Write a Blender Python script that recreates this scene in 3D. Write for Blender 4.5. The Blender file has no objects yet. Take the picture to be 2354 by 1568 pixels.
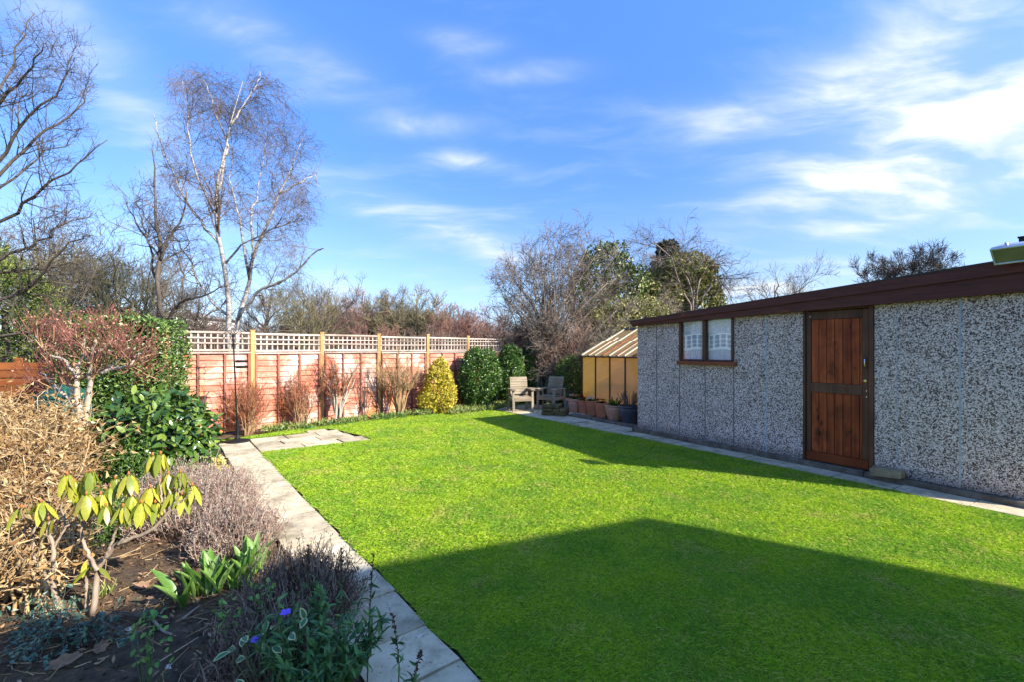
import bpy, math, random
import numpy as np
from mathutils import Vector, Matrix
from mathutils.geometry import tessellate_polygon

# ------------------------------------------------------------------ camera, sky, sun, exposure
SC = bpy.context.scene
COL = SC.collection
EYE = 1.55                       # camera height
FPX, CX, HZ = 1050.0, 1177.0, 802.0   # focal length / centre / horizon in photo units (2354 wide)
cam_d = bpy.data.cameras.new('camera')
cam_d.sensor_width = 36.0
cam_d.lens = 36.0 * FPX / 2354.0
cam_d.shift_y = 18.0 / 2354.0
cam_d.clip_start, cam_d.clip_end = 0.05, 2000.0
cam = bpy.data.objects.new('camera', cam_d)
cam.location = (0, 0, EYE)
cam.rotation_euler = (math.radians(90), 0, 0)
COL.objects.link(cam)
SC.camera = cam

SUN_AZ = Vector((0.891, -0.454))         # horizontal direction towards the sun
SUN_EL = math.radians(31.0)
SKY_STRENGTH, SUN_STRENGTH, EXPOSURE = 0.15, 2.0, 2.55
vs = SC.view_settings
vs.view_transform = 'Standard'
vs.look = 'None'
vs.gamma = 1.0
vs.use_curve_mapping = False
vs.exposure = EXPOSURE
SC.cycles.max_bounces = 6
SC.cycles.diffuse_bounces = 3
SC.cycles.transparent_max_bounces = 8
SC.cycles.use_denoising = True

sun_d = bpy.data.lights.new('sun', 'SUN')
sun_d.energy = SUN_STRENGTH
sun_d.angle = math.radians(0.5)
sun_d.color = (1.0, 0.93, 0.82)
sun = bpy.data.objects.new('sun', sun_d)
to_sun = Vector((SUN_AZ.x * math.cos(SUN_EL), SUN_AZ.y * math.cos(SUN_EL), math.sin(SUN_EL)))
sun.rotation_euler = to_sun.to_track_quat('Z', 'Y').to_euler()
sun.location = (20, -10, 14)
COL.objects.link(sun)


def make_world():
    w = bpy.data.worlds.new('World')
    SC.world = w
    w.use_nodes = True
    nt = w.node_tree
    nt.nodes.clear()
    N = nt.nodes.new
    L = nt.links.new

    def math_(op, a, b=None, clamp=False):
        n = N('ShaderNodeMath'); n.operation = op; n.use_clamp = clamp
        for i, v in enumerate((a, b)):
            if v is None: continue
            if isinstance(v, (int, float)): n.inputs[i].default_value = v
            else: L(v, n.inputs[i])
        return n.outputs[0]

    def dot(vec, d):
        n = N('ShaderNodeVectorMath'); n.operation = 'DOT_PRODUCT'
        L(vec, n.inputs[0]); n.inputs[1].default_value = d
        return n.outputs['Value']
    sky = N('ShaderNodeTexSky'); sky.sky_type = 'NISHITA'; sky.sun_disc = False
    sky.sun_elevation = SUN_EL
    sky.sun_rotation = math.atan2(SUN_AZ.x, SUN_AZ.y)
    sky.air_density = 1.0; sky.dust_density = 1.0; sky.ozone_density = 1.0
    tc = N('ShaderNodeTexCoord'); D = tc.outputs['Generated']
    sepz = N('ShaderNodeSeparateXYZ'); L(D, sepz.inputs[0])
    # grade of the physical sky by height: deeper blue, paler but not burnt out at the horizon
    rp = N('ShaderNodeValToRGB'); e = rp.color_ramp.elements
    stops = [(0, (.20, .235, .36)), (.04, (.20, .24, .36)), (.12, (.19, .225, .30)), (.21, (.18, .225, .32)), (.34, (.15, .228, .36)), (.5, (.16, .262, .43)), (.62, (.18, .30, .50)), (1, (.20, .32, .51))]
    while len(e) < len(stops): e.new(.5)
    for q, (p_, c_) in zip(e, stops): q.position = p_; q.color = (*c_, 1)
    L(sepz.outputs[2], rp.inputs[0])
    hs = N('ShaderNodeMix'); hs.data_type = 'RGBA'; hs.blend_type = 'MULTIPLY'; hs.inputs['Factor'].default_value = 1.0
    L(sky.outputs[0], hs.inputs['A']); L(rp.outputs[0], hs.inputs['B'])
    # wispy cirrus: noise on the plane of the clouds, warped
    sep = N('ShaderNodeSeparateXYZ'); L(D, sep.inputs[0])
    zc = math_('MAXIMUM', math_('ADD', sep.outputs[2], 0.16), 0.05)
    cmb = N('ShaderNodeCombineXYZ')
    L(math_('DIVIDE', sep.outputs[0], zc), cmb.inputs[0]); L(math_('DIVIDE', sep.outputs[1], zc), cmb.inputs[1])
    P = cmb.outputs[0]
    warp = N('ShaderNodeTexNoise'); warp.inputs['Scale'].default_value = 1.3; warp.inputs['Detail'].default_value = 3
    L(P, warp.inputs['Vector'])
    wv = N('ShaderNodeVectorMath'); wv.operation = 'MULTIPLY_ADD'
    L(warp.outputs['Color'], wv.inputs[0]); wv.inputs[1].default_value = (0.45, 0.45, 0.0); L(P, wv.inputs[2])
    mp = N('ShaderNodeMapping'); mp.inputs['Rotation'].default_value = (0, 0, math.radians(28)); mp.inputs['Scale'].default_value = (0.75, 1.7, 1)
    L(wv.outputs[0], mp.inputs[0])
    nz = N('ShaderNodeTexNoise'); nz.inputs['Scale'].default_value = 2.3; nz.inputs['Detail'].default_value = 9; nz.inputs['Roughness'].default_value = 0.56
    L(mp.outputs[0], nz.inputs['Vector'])
    streak = nz.outputs['Fac']
    mr = N('ShaderNodeMapRange'); mr.interpolation_type = 'SMOOTHSTEP'
    mr.inputs['From Min'].default_value = 0.36; mr.inputs['From Max'].default_value = 0.70
    L(streak, mr.inputs['Value'])
    veil = N('ShaderNodeMapRange'); veil.interpolation_type = 'SMOOTHSTEP'
    veil.inputs['From Min'].default_value = 0.48; veil.inputs['From Max'].default_value = 0.88
    veil.inputs['To Max'].default_value = 0.30
    L(streak, veil.inputs['Value'])
    total = veil.outputs[0]
    # single clouds seen in this sky: direction, half sizes in radians, tilt (deg), weight
    clouds = [((1650, 258), 130, 34, -8, 0.60), ((1800, 250), 200, 50, 8, 0.64), ((1990, 200), 260, 90, 24, 0.64), ((2150, 100), 270, 130, 34, 0.56), ((2310, 170), 230, 190, 25, 0.60),
              ((2190, 290), 330, 100, 16, 0.80), ((2060, 350), 290, 60, 10, 0.68), ((2270, 400), 300, 56, 4, 0.76), ((2140, 425), 220, 50, -10, 0.60), ((2260, 470), 190, 44, -14, 0.40),
              ((1232, 165), 100, 20, 2, 1.28), ((960, 285), 105, 24, 6, 1.22), ((1080, 372), 85, 18, -4, 1.01), ((1070, 95), 90, 22, -4, 0.68),
              ((1030, 520), 250, 34, -18, 0.74), ((830, 480), 100, 26, -20, 0.47), ((2020, 512), 100, 18, 2, 0.81),
              ((1790, 660), 170, 34, 8, 1.30), ((780, 675), 50, 40, 0, 1.30), ((260, 210), 190, 70, -45, 0.57), ((220, 90), 180, 60, -20, 0.41),
              ((660, 150), 160, 60, -5, 0.34), ((1150, 560), 100, 26, -15, 0.61), ((560, 60), 200, 50, -8, 0.34)]
    for (px, py), sx, sy, tilt, wt in clouds:
        d = Vector(((px - CX) / FPX, 1.0, (HZ - py) / FPX)).normalized()
        r = d.cross(Vector((0, 0, 1))).normalized(); u = r.cross(d)
        c, s = math.cos(math.radians(tilt)), math.sin(math.radians(tilt))
        r2, u2 = r * c + u * s, u * c - r * s
        k = d.y
        a = math_('MULTIPLY', dot(D, r2), FPX / (sx * k)); b = math_('MULTIPLY', dot(D, u2), FPX / (sy * k))
        q = math_('ADD', math_('MULTIPLY', a, a), math_('MULTIPLY', b, b))
        front = math_('GREATER_THAN', dot(D, d), 0.3)
        g = math_('MULTIPLY', math_('EXPONENT', math_('MULTIPLY', q, -1.0)), front)
        g = math_('MULTIPLY', math_('MULTIPLY', g, wt), math_('ADD', math_('MULTIPLY', mr.outputs[0], 0.72), 0.13))
        total = math_('ADD', total, g)
    total = math_('MINIMUM', total, 0.93)
    mix = N('ShaderNodeMix'); mix.data_type = 'RGBA'
    L(total, mix.inputs['Factor']); L(hs.outputs['Result'], mix.inputs['A']); mix.inputs['B'].default_value = (1.22, 1.30, 1.40, 1)
    bg = N('ShaderNodeBackground'); bg.inputs['Strength'].default_value = SKY_STRENGTH
    L(mix.outputs['Result'], bg.inputs['Color'])
    out = N('ShaderNodeOutputWorld'); L(bg.outputs[0], out.inputs[0])


make_world()
rng = np.random.default_rng(7)
random.seed(7)

# ------------------------------------------------------------------ helpers: placing, meshes, things


def G(px, py):
    """ground point (x, y) seen at photo position px, py"""
    Y = FPX * EYE / (py - HZ)
    return ((px - CX) / FPX * Y, Y)


def at(px, py, Y):
    return np.array(((px - CX) / FPX * Y, Y, EYE + (HZ - py) / FPX * Y))


def mk(name, V, F, mat=None, parent=None, smooth=False):
    """one mesh object from a vertex array and one or more face arrays (each array uniform in corners)"""
    me = mesh(name, V, F, mat, smooth)
    o = bpy.data.objects.new(name, me)
    COL.objects.link(o)
    if parent is not None: o.parent = parent
    return o


def mesh(name, V, F, mat=None, smooth=False):
    V = np.asarray(V, dtype=np.float32).reshape(-1, 3)
    if isinstance(F, np.ndarray): F = [F]
    F = [np.asarray(f, dtype=np.int32) for f in F if len(f)]
    me = bpy.data.meshes.new(name)
    me.vertices.add(len(V)); me.vertices.foreach_set('co', V.ravel())
    loops = np.concatenate([f.ravel() for f in F])
    starts, s = [], 0
    for f in F:
        starts.append(s + np.arange(len(f)) * f.shape[1]); s += f.size
    starts = np.concatenate(starts).astype(np.int32)
    me.loops.add(len(loops)); me.loops.foreach_set('vertex_index', loops)
    me.polygons.add(len(starts)); me.polygons.foreach_set('loop_start', starts)
    me.polygons.foreach_set('use_smooth', np.full(len(starts), bool(smooth), dtype=bool))
    me.update(calc_edges=True); me.validate()
    if mat is not None: me.materials.append(mat)
    return me


def link(name, me, parent=None, loc=(0, 0, 0), rot=(0, 0, 0), scale=(1, 1, 1)):
    o = bpy.data.objects.new(name, me); COL.objects.link(o)
    if parent is not None: o.parent = parent
    o.location, o.rotation_euler, o.scale = loc, rot, scale
    return o


class Geo:
    """collects vertex and face arrays"""
    def __init__(self): self.V, self.F, self.n = [], {}, 0

    def add(self, V, F):
        V = np.asarray(V, dtype=np.float64).reshape(-1, 3)
        for f in (F if isinstance(F, list) else [F]):
            f = np.asarray(f)
            if len(f): self.F.setdefault(f.shape[1], []).append(f + self.n)
        self.V.append(V); self.n += len(V)
        return self

    def out(self): return np.concatenate(self.V), [np.concatenate(v) for v in self.F.values()]

    def obj(self, name, mat, parent=None, smooth=False):
        V, F = self.out(); return mk(name, V, F, mat, parent, smooth)


BOX_F = np.array([[0, 3, 2, 1], [4, 5, 6, 7], [0, 1, 5, 4], [1, 2, 6, 5], [2, 3, 7, 6], [3, 0, 4, 7]])


def boxv(x0, x1, y0, y1, z0, z1):
    return np.array([[x0, y0, z0], [x1, y0, z0], [x1, y1, z0], [x0, y1, z0], [x0, y0, z1], [x1, y0, z1], [x1, y1, z1], [x0, y1, z1]], dtype=float)


def bevel_box(x0, x1, y0, y1, z0, z1, b):
    """box with chamfered edges (24 vertices)"""
    V, F = [], []
    lo, hi = np.array([x0, y0, z0], float), np.array([x1, y1, z1], float)
    idx = {}
    for ax in range(3):
        for sgn in (0, 1):
            o1, o2 = [a for a in range(3) if a != ax]
            for s1 in (0, 1):
                for s2 in (0, 1):
                    p = np.zeros(3)
                    p[ax] = hi[ax] if sgn else lo[ax]
                    p[o1] = hi[o1] - b if s1 else lo[o1] + b
                    p[o2] = hi[o2] - b if s2 else lo[o2] + b
                    c = [0, 0, 0]; c[ax], c[o1], c[o2] = sgn, s1, s2
                    idx[(ax, tuple(c))] = len(V); V.append(p)
    V = np.array(V); ctr = (lo + hi) / 2

    def face(ids):
        p = V[ids]; n = np.cross(p[1] - p[0], p[2] - p[0])
        F.append(ids if np.dot(n, p.mean(0) - ctr) > 0 else ids[::-1])
    for ax in range(3):
        o1, o2 = [a for a in range(3) if a != ax]
        for s in (0, 1):
            ids = []
            for s1, s2 in ((0, 0), (1, 0), (1, 1), (0, 1)):
                c = [0, 0, 0]; c[ax], c[o1], c[o2] = s, s1, s2
                ids.append(idx[(ax, tuple(c))])
            face(ids)
        for s1 in (0, 1):
            for s2 in (0, 1):
                c0 = [0, 0, 0]; c1 = [0, 0, 0]
                c0[ax], c0[o1], c0[o2] = 0, s1, s2; c1[ax], c1[o1], c1[o2] = 1, s1, s2
                face([idx[(o1, tuple(c0))], idx[(o1, tuple(c1))], idx[(o2, tuple(c1))], idx[(o2, tuple(c0))]])
    T = []
    for sx in (0, 1):
        for sy in (0, 1):
            for sz in (0, 1):
                ids = [idx[(a, (sx, sy, sz))] for a in range(3)]
                p = V[ids]; n = np.cross(p[1] - p[0], p[2] - p[0])
                T.append(ids if np.dot(n, p.mean(0) - ctr) > 0 else ids[::-1])
    return V, [np.array(F), np.array(T)]


def box(name, x0, x1, y0, y1, z0, z1, mat, parent=None, b=0.0):
    if b > 0:
        V, F = bevel_box(x0, x1, y0, y1, z0, z1, b)
    else:
        V, F = boxv(x0, x1, y0, y1, z0, z1), [BOX_F]
    return mk(name, V, F, mat, parent)


def tag(o, label=None, cat=None, group=None, kind=None):
    if label: o['label'] = label
    if cat: o['category'] = cat
    if group: o['group'] = group
    if kind: o['kind'] = kind
    return o


def thing(name, label, cat, loc=(0, 0, 0), rz=0.0, group=None, kind=None):
    o = bpy.data.objects.new(name, None); COL.objects.link(o)
    o.location = loc; o.rotation_euler = (0, 0, rz); o.empty_display_size = 0.1
    return tag(o, label, cat, group, kind)


def copy_tree(o, parent=None):
    c = o.copy(); COL.objects.link(c)
    if parent is not None: c.parent = parent
    for ch in list(o.children): copy_tree(ch, c)
    return c


def unit(v): return v / np.maximum(np.linalg.norm(v, axis=-1, keepdims=True), 1e-9)


def rand_unit(n, r=None):
    v = (r or rng).normal(size=(n, 3)); return unit(v)


def tubes(P, R, sides=3, cap=False):
    """P (M,n,3) polylines, R (M,n) radii -> vertices, quads; one pass for all of them"""
    P = np.asarray(P, float); R = np.asarray(R, float)
    M, n, _ = P.shape
    T = np.empty_like(P)
    T[:, 1:-1] = P[:, 2:] - P[:, :-2] if n > 2 else 0
    T[:, 0] = P[:, 1] - P[:, 0]; T[:, -1] = P[:, -1] - P[:, -2]
    T = unit(T)
    ref = np.where(np.abs(T[:, :1, 2:3]) > 0.8, np.array([1.0, 0.15, 0]), np.array([0.05, 0.1, 1.0]))
    A = unit(np.cross(T, np.broadcast_to(ref, T.shape))); B = np.cross(T, A)
    ang = np.arange(sides) * 2 * np.pi / sides
    V = P[:, :, None, :] + R[:, :, None, None] * (np.cos(ang)[None, None, :, None] * A[:, :, None, :] + np.sin(ang)[None, None, :, None] * B[:, :, None, :])
    base = (np.arange(M) * n * sides)[:, None, None]
    i = np.arange(n - 1)[None, :, None] * sides
    k = np.arange(sides)[None, None, :]; k2 = (k + 1) % sides
    Q = np.stack([base + i + k, base + i + k2, base + i + sides + k2, base + i + sides + k], -1).reshape(-1, 4)
    F = [Q]
    if cap:
        e = np.arange(M)[:, None] * n * sides
        F.append(np.concatenate([e + np.arange(sides)[None, ::-1], e + (n - 1) * sides + np.arange(sides)[None, :]]))
    return V.reshape(-1, 3), F


def tube_geo(paths, sides=6, cap=True):
    """list of (points, r0, r1) -> Geo"""
    g = Geo()
    for pts, r0, r1 in paths:
        pts = np.array(pts, float)
        V, F = tubes(pts[None], np.linspace(r0, r1, len(pts))[None], sides, cap); g.add(V, F)
    return g


def lathe(profile, n=20, cap_bottom=True):
    """profile: list of (radius, z)"""
    p = np.array(profile, float); m = len(p)
    a = np.arange(n) * 2 * np.pi / n
    V = np.stack([p[:, 0:1] * np.cos(a), p[:, 0:1] * np.sin(a), np.repeat(p[:, 1:2], n, 1)], -1).reshape(-1, 3)
    i = np.arange(m - 1)[:, None] * n; k = np.arange(n)[None]; k2 = (k + 1) % n
    Q = np.stack([i + k, i + k2, i + n + k2, i + n + k], -1).reshape(-1, 4)
    return V, [Q, np.arange(n)[None, ::-1]] if cap_bottom else [Q]


def smooth_path(pts, n):
    """Catmull-Rom through pts, n samples"""
    p = np.array(pts, float)
    if len(p) == 2: return p[0] + (p[1] - p[0]) * np.linspace(0, 1, n)[:, None]
    q = np.vstack([2 * p[0] - p[1], p, 2 * p[-1] - p[-2]])
    t = np.linspace(0, len(p) - 1 - 1e-6, n); i = t.astype(int); f = (t - i)[:, None]
    a, b, c, d = q[i], q[i + 1], q[i + 2], q[i + 3]
    return 0.5 * (2 * b + (c - a) * f + (2 * a - 5 * b + 4 * c - d) * f ** 2 + (3 * b - a - 3 * c + d) * f ** 3)


def grow(P, R, k, tmin, tmax, ang, length, n, wander=0.25, up=0.0, rr=0.6, rmin=0.0015, tap=0.6, rend=0.35, r=None, side=None, lenmode='abs', gravity_end=0.0):
    """children on parent polylines P (M,n0,3), R (M,n0): k each, leaving at ang degrees; returns their polylines and radii"""
    r = r or rng
    M, n0, _ = P.shape
    idx = np.repeat(np.arange(M), k); m = len(idx)
    t = r.uniform(tmin, tmax, m)
    f = t * (n0 - 1); i = np.minimum(f.astype(int), n0 - 2); w = (f - i)[:, None]
    p0 = P[idx, i] * (1 - w) + P[idx, i + 1] * w
    tan = unit(P[idx, i + 1] - P[idx, i])
    r0 = np.maximum((R[idx, i] * (1 - w[:, 0]) + R[idx, i + 1] * w[:, 0]) * rr, rmin)
    perp = unit(np.cross(tan, rand_unit(m, r)))
    if side is not None: perp = unit(perp * np.array(side))
    a = np.radians(np.clip(r.normal(ang, ang * 0.25, m), 5, 110))[:, None]
    d = np.cos(a) * tan + np.sin(a) * perp
    plen = np.linalg.norm(np.diff(P, axis=1), axis=2).sum(1)[idx]
    Ln = (length if lenmode == 'abs' else plen * length) * (1 - tap * t) * r.uniform(0.55, 1.25, m)
    step = (Ln / (n - 1))[:, None]
    out = np.empty((m, n, 3)); out[:, 0] = p0
    for j in range(1, n):
        d = unit(d + r.normal(0, wander, (m, 3)) + np.array([0, 0, up + gravity_end * j / n]))
        out[:, j] = out[:, j - 1] + d * step
    rad = r0[:, None] * np.linspace(1, rend, n)[None]
    return out, np.maximum(rad, rmin * 0.7)


def keep(P, R, fn):
    m = fn(P[:, -1]); return P[m], R[m]


def leaf_geo(C, D, N, L, W, fold=0.25, droop=0.15, fine=False):
    """leaves: base C, direction D, normal N (all (n,3)), length L, width W -> verts, faces"""
    D = unit(D); S = unit(np.cross(D, N)); N = np.cross(S, D)
    n = len(C); L = np.broadcast_to(L, n)[:, None]; W = np.broadcast_to(W, n)[:, None]
    if not fine:
        V = np.stack([C, C + D * L * .45 + S * W / 2 + N * W * fold, C + D * L * .45 - S * W / 2 + N * W * fold, C + D * L - N * L * droop], 1)
        b = np.arange(n)[:, None] * 4
        F = np.concatenate([b + np.array([[0, 1, 3]]), b + np.array([[0, 3, 2]])])
        return V.reshape(-1, 3), [F]
    pts = []
    ts = [0, .16, .38, .62, .84, 1.0]; ws = [0.08, .62, 1.0, .95, .55, 0.03]
    for t, w in zip(ts, ws):
        mid = C + D * L * t - N * L * droop * t * t
        for s in (1, 0, -1):
            pts.append(mid + S * W * .5 * w * s + N * W * fold * w * abs(s))
    V = np.stack(pts, 1)
    b = np.arange(n)[:, None] * 18
    F = []
    for i in range(5):
        for c in (0, 1):
            F.append(b + np.array([[i * 3 + c, i * 3 + c + 1, i * 3 + c + 4, i * 3 + c + 3]]))
    return V.reshape(-1, 3), [np.concatenate(F)]


def fbm(p, seed=0, scale=1.0):
    """cheap smooth 3-d value in about -1..1 from summed sines"""
    r = np.random.default_rng(seed); p = np.asarray(p) * scale; v = np.zeros(p.shape[:-1])
    for o in range(5):
        k = r.normal(size=3); k *= (1.4 + o * 1.1) / np.linalg.norm(k); v += np.sin(p @ k + r.uniform(0, 6.28)) / (1 + o * .35)
    return v / 2.6


def in_poly(x, y, poly):
    ins = np.zeros(len(x), bool); j = len(poly) - 1
    for i in range(len(poly)):
        xi, yi = poly[i]; xj, yj = poly[j]
        c = ((yi > y) != (yj > y)) & (x < (xj - xi) * (y - yi) / (yj - yi + 1e-12) + xi)
        ins ^= c; j = i
    return ins


# ------------------------------------------------------------------ materials
class MatB:
    def __init__(self, name, rough=0.7, spec=0.3):
        self.m = bpy.data.materials.new(name); self.m.use_nodes = True
        self.nt = self.m.node_tree; self.b = self.nt.nodes['Principled BSDF']
        self.b.inputs['Roughness'].default_value = rough
        self.b.inputs['Specular IOR Level'].default_value = spec

    def n(self, t, **kw):
        x = self.nt.nodes.new('ShaderNode' + t)
        for k, v in kw.items():
            if k in x.inputs: x.inputs[k].default_value = v
            else: setattr(x, k, v)
        return x

    def l(self, a, b): self.nt.links.new(a, b)

    def ramp(self, fac, stops, interp='LINEAR'):
        r = self.n('ValToRGB'); e = r.color_ramp.elements; r.color_ramp.interpolation = interp
        while len(e) > 1: e.remove(e[-1])
        e[0].position, e[0].color = stops[0][0], (*stops[0][1], 1)
        for p, c in stops[1:]:
            x = e.new(p); x.color = (*c, 1)
        if fac is not None: self.l(fac, r.inputs[0])
        return r.outputs[0]

    def coord(self, kind='Object', scale=(1, 1, 1), rot=(0, 0, 0)):
        if kind == 'World': c = self.n('NewGeometry').outputs['Position']
        else: c = self.n('TexCoord').outputs[kind]
        m = self.n('Mapping'); m.inputs['Scale'].default_value = scale; m.inputs['Rotation'].default_value = rot
        self.l(c, m.inputs[0]); return m.outputs[0]

    def noise(self, vec, scale, detail=4, rough=.55, dist=0):
        x = self.n('TexNoise', Scale=scale, Detail=detail, Roughness=rough, Distortion=dist)
        self.l(vec, x.inputs['Vector']); return x.outputs['Fac']

    def mix(self, fac, a, b, blend='MIX'):
        x = self.n('Mix', data_type='RGBA', blend_type=blend)
        for s, v in (('Factor', fac), ('A', a), ('B', b)):
            i = x.inputs[s] if s != 'Factor' else x.inputs[0]
            if s == 'A': i = x.inputs[6]
            if s == 'B': i = x.inputs[7]
            if isinstance(v, (int, float)): i.default_value = v
            elif isinstance(v, tuple): i.default_value = (*v, 1) if len(v) == 3 else v
            else: self.l(v, i)
        return x.outputs[2]

    def maprange(self, v, a, b, c=0.0, d=1.0, smooth=True):
        x = self.n('MapRange'); x.interpolation_type = 'SMOOTHSTEP' if smooth else 'LINEAR'
        for i, q in zip(('From Min', 'From Max', 'To Min', 'To Max'), (a, b, c, d)): x.inputs[i].default_value = q
        self.l(v, x.inputs['Value']); return x.outputs[0]

    def base(self, c):
        if isinstance(c, tuple): self.b.inputs['Base Color'].default_value = (*c, 1)
        else: self.l(c, self.b.inputs['Base Color'])
        return self

    def bump(self, h, strength=.4, dist=.01):
        x = self.n('Bump', Strength=strength, Distance=dist); self.l(h, x.inputs['Height']); self.l(x.outputs[0], self.b.inputs['Normal']); return self

    def translucent(self, color_socket, w=.3):
        t = self.n('BsdfTranslucent'); self.l(color_socket, t.inputs[0])
        mx = self.n('MixShader'); mx.inputs[0].default_value = w
        out = self.nt.nodes['Material Output']
        self.l(self.b.outputs[0], mx.inputs[1]); self.l(t.outputs[0], mx.inputs[2]); self.l(mx.outputs[0], out.inputs[0]); return self


def plain(name, c, rough=.6, metal=0.0, spec=.3, var=.25, scale=8, bump=0.1):
    m = MatB(name, rough, spec); v = m.coord('Object')
    f = m.noise(v, scale, 5, .6)
    lo, hi = tuple(x * (1 - var) for x in c), tuple(min(1, x * (1 + var)) for x in c)
    m.base(m.ramp(f, [(.25, lo), (.75, hi)])); m.b.inputs['Metallic'].default_value = metal
    if bump: m.bump(m.noise(v, scale * 8, 3), bump, .004)
    return m.m


def leafmat(name, cols, rough=.45, spec=.4, trans=.25, patch=None):
    """each loose leaf gets its own colour from cols"""
    m = MatB(name, rough, spec); g = m.n('NewGeometry')
    c = m.ramp(g.outputs['Random Per Island'], [(i / max(1, len(cols) - 1), q) for i, q in enumerate(cols)])
    if patch:
        f = m.maprange(m.noise(m.coord('World'), patch[1], 3), .45, .62)
        c = m.mix(f, c, m.ramp(g.outputs['Random Per Island'], [(i / max(1, len(patch[0]) - 1), q) for i, q in enumerate(patch[0])]))
    m.base(c)
    if trans: m.translucent(c, trans)
    return m.m


def objleafmat(name, cols, rough=.35, spec=.5, trans=.2):
    """for leaves that are objects: colour by object"""
    m = MatB(name, rough, spec); o = m.n('ObjectInfo')
    c = m.ramp(o.outputs['Random'], [(i / max(1, len(cols) - 1), q) for i, q in enumerate(cols)])
    c = m.mix(m.maprange(m.noise(m.coord('Object', (1, 1, 1)), 18, 3), .35, .75, 0, .45), c, (cols[0][0] * .6, cols[0][1] * .6, cols[0][2] * .6))
    m.base(c)
    if trans: m.translucent(c, trans)
    return m.m


def bark(name, lo, hi, scale=12, stretch=(1, 1, .25), rough=.85):
    m = MatB(name, rough, .15); v = m.coord('World', stretch)
    f = m.noise(v, scale, 5, .65)
    m.base(m.ramp(f, [(.3, lo), (.7, hi)])); m.bump(f, .5, .01); return m.m


def wood(name, cols, axis=0, grain=30, patch=2.0, rough=.7, spec=.2, perobj=.25, knots=None, bump=.25):
    """planks: grain along axis, per-object shade"""
    m = MatB(name, rough, spec)
    st = [grain, grain, grain]; st[axis] = grain * .05
    v = m.coord('Object', tuple(x / 10 for x in st))
    oi = m.n('ObjectInfo')
    addv = m.n('VectorMath', operation='ADD'); m.l(v, addv.inputs[0])
    sc = m.n('VectorMath', operation='SCALE'); sc.inputs['Scale'].default_value = 37.0
    cmb = m.n('CombineXYZ'); m.l(oi.outputs['Random'], cmb.inputs[0]); m.l(oi.outputs['Random'], cmb.inputs[1])
    m.l(cmb.outputs[0], sc.inputs[0]); m.l(sc.outputs[0], addv.inputs[1])
    f = m.noise(addv.outputs[0], 6, 6, .6, .3)
    c = m.ramp(f, [(.28 + .44 * i / (len(cols) - 1), q) for i, q in enumerate(cols)])
    p = m.maprange(m.noise(m.coord('World'), patch, 4, .6), .35, .7)
    dk = tuple(x * .55 for x in cols[0])
    c = m.mix(m.n('Math', operation='MULTIPLY').outputs[0] if False else p, c, m.mix(.55, c, dk))
    hs = m.n('HueSaturation'); m.l(c, hs.inputs['Color'])
    mr = m.n('MapRange'); mr.inputs['To Min'].default_value = 1 - perobj; mr.inputs['To Max'].default_value = 1 + perobj
    m.l(oi.outputs['Random'], mr.inputs['Value']); m.l(mr.outputs[0], hs.inputs['Value'])
    c = hs.outputs[0]
    if knots:
        c = m.mix(m.maprange(m.noise(m.coord('World', (1, 1, .5)), 5.5, 5, .7), .52, .70, 0, .8), c, (.03, .014, .009))
        vo = m.n('TexVoronoi', Scale=knots[0]); vo.feature = 'F1'
        kv = m.n('VectorMath', operation='ADD'); kst = [5.0, 5.0, 5.0]; kst[axis] = 2.2
        m.l(m.coord('Object', tuple(kst)), kv.inputs[0]); m.l(sc.outputs[0], kv.inputs[1])
        m.l(kv.outputs[0], vo.inputs['Vector'])
        c = m.mix(m.maprange(vo.outputs['Distance'], .05, .2, .85, 0), c, knots[1])
    m.base(c); m.bump(f, bump, .004)
    return m.m

# ================================================================== SETTING
ground_m = MatB('ground_mat', .95, .1)
gv = ground_m.coord('World')
ground_m.base(ground_m.ramp(ground_m.noise(gv, .6, 6, .65), [(.3, (.028, .034, .012)), (.55, (.05, .055, .02)), (.75, (.07, .055, .03))]))
gx = np.array([[-900, -900, -.07], [900, -900, -.07], [900, 900, -.07], [-900, 900, -.07]], float)
tag(mk('ground', gx, np.array([[0, 1, 2, 3]]), ground_m.m), kind='structure')

# ---- plan of the garden
PA = np.array((-1.007, 3.235)); PD = np.array((.611, -.7915)); PN = np.array((.7915, .611))     # left path: point on its lawn edge, direction, normal to the lawn


def LP(t, w): return PA + PD * t + PN * w                                                        # along / across the left path


SO = np.array((2.22, 8.40)); SU = np.array((.552, -.834)); SI = np.array((.834, .552))          # shed: far front corner, along wall, into shed
SU /= np.linalg.norm(SU); SI = np.array((-SU[1], SU[0]))


def SP(s, y): return SO + SU * s + SI * y


FO = np.array((-4.87, 8.56)); FU = np.array((.7054, .7088)); FN = np.array((.7088, -.7054)); STEP = 1.305   # fence: post 0, along, to the garden


def FP(x, w): return FO + FU * x + FN * w


patio0 = LP(-4.376, 0)


def PT(a, b): return patio0 + PN * a - PD * b           # patio: a towards lawn, b away from viewer


# ---- soil of the bed
soil = MatB('soil_mat', .95, .15)
sv = soil.coord('World')
sc_ = soil.ramp(soil.noise(sv, 9, 8, .7), [(.3, (0.041, 0.028, 0.020)), (.5, (0.108, 0.076, 0.049)), (.68, (0.216, 0.149, 0.091)), (.85, (0.324, 0.243, 0.154))])
tan_mix = soil.maprange(soil.noise(sv, 1.1, 3), .4, .65)  # random patches of tan soil, by noise alone
soil.base(soil.mix(tan_mix, sc_, soil.ramp(soil.noise(sv, 26, 6, .7), [(.35, (.09, .055, .03)), (.6, (.26, .16, .08)), (.8, (.38, .26, .14))])))
soil.bump(soil.noise(sv, 40, 8, .75), 1.0, .03)


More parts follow.
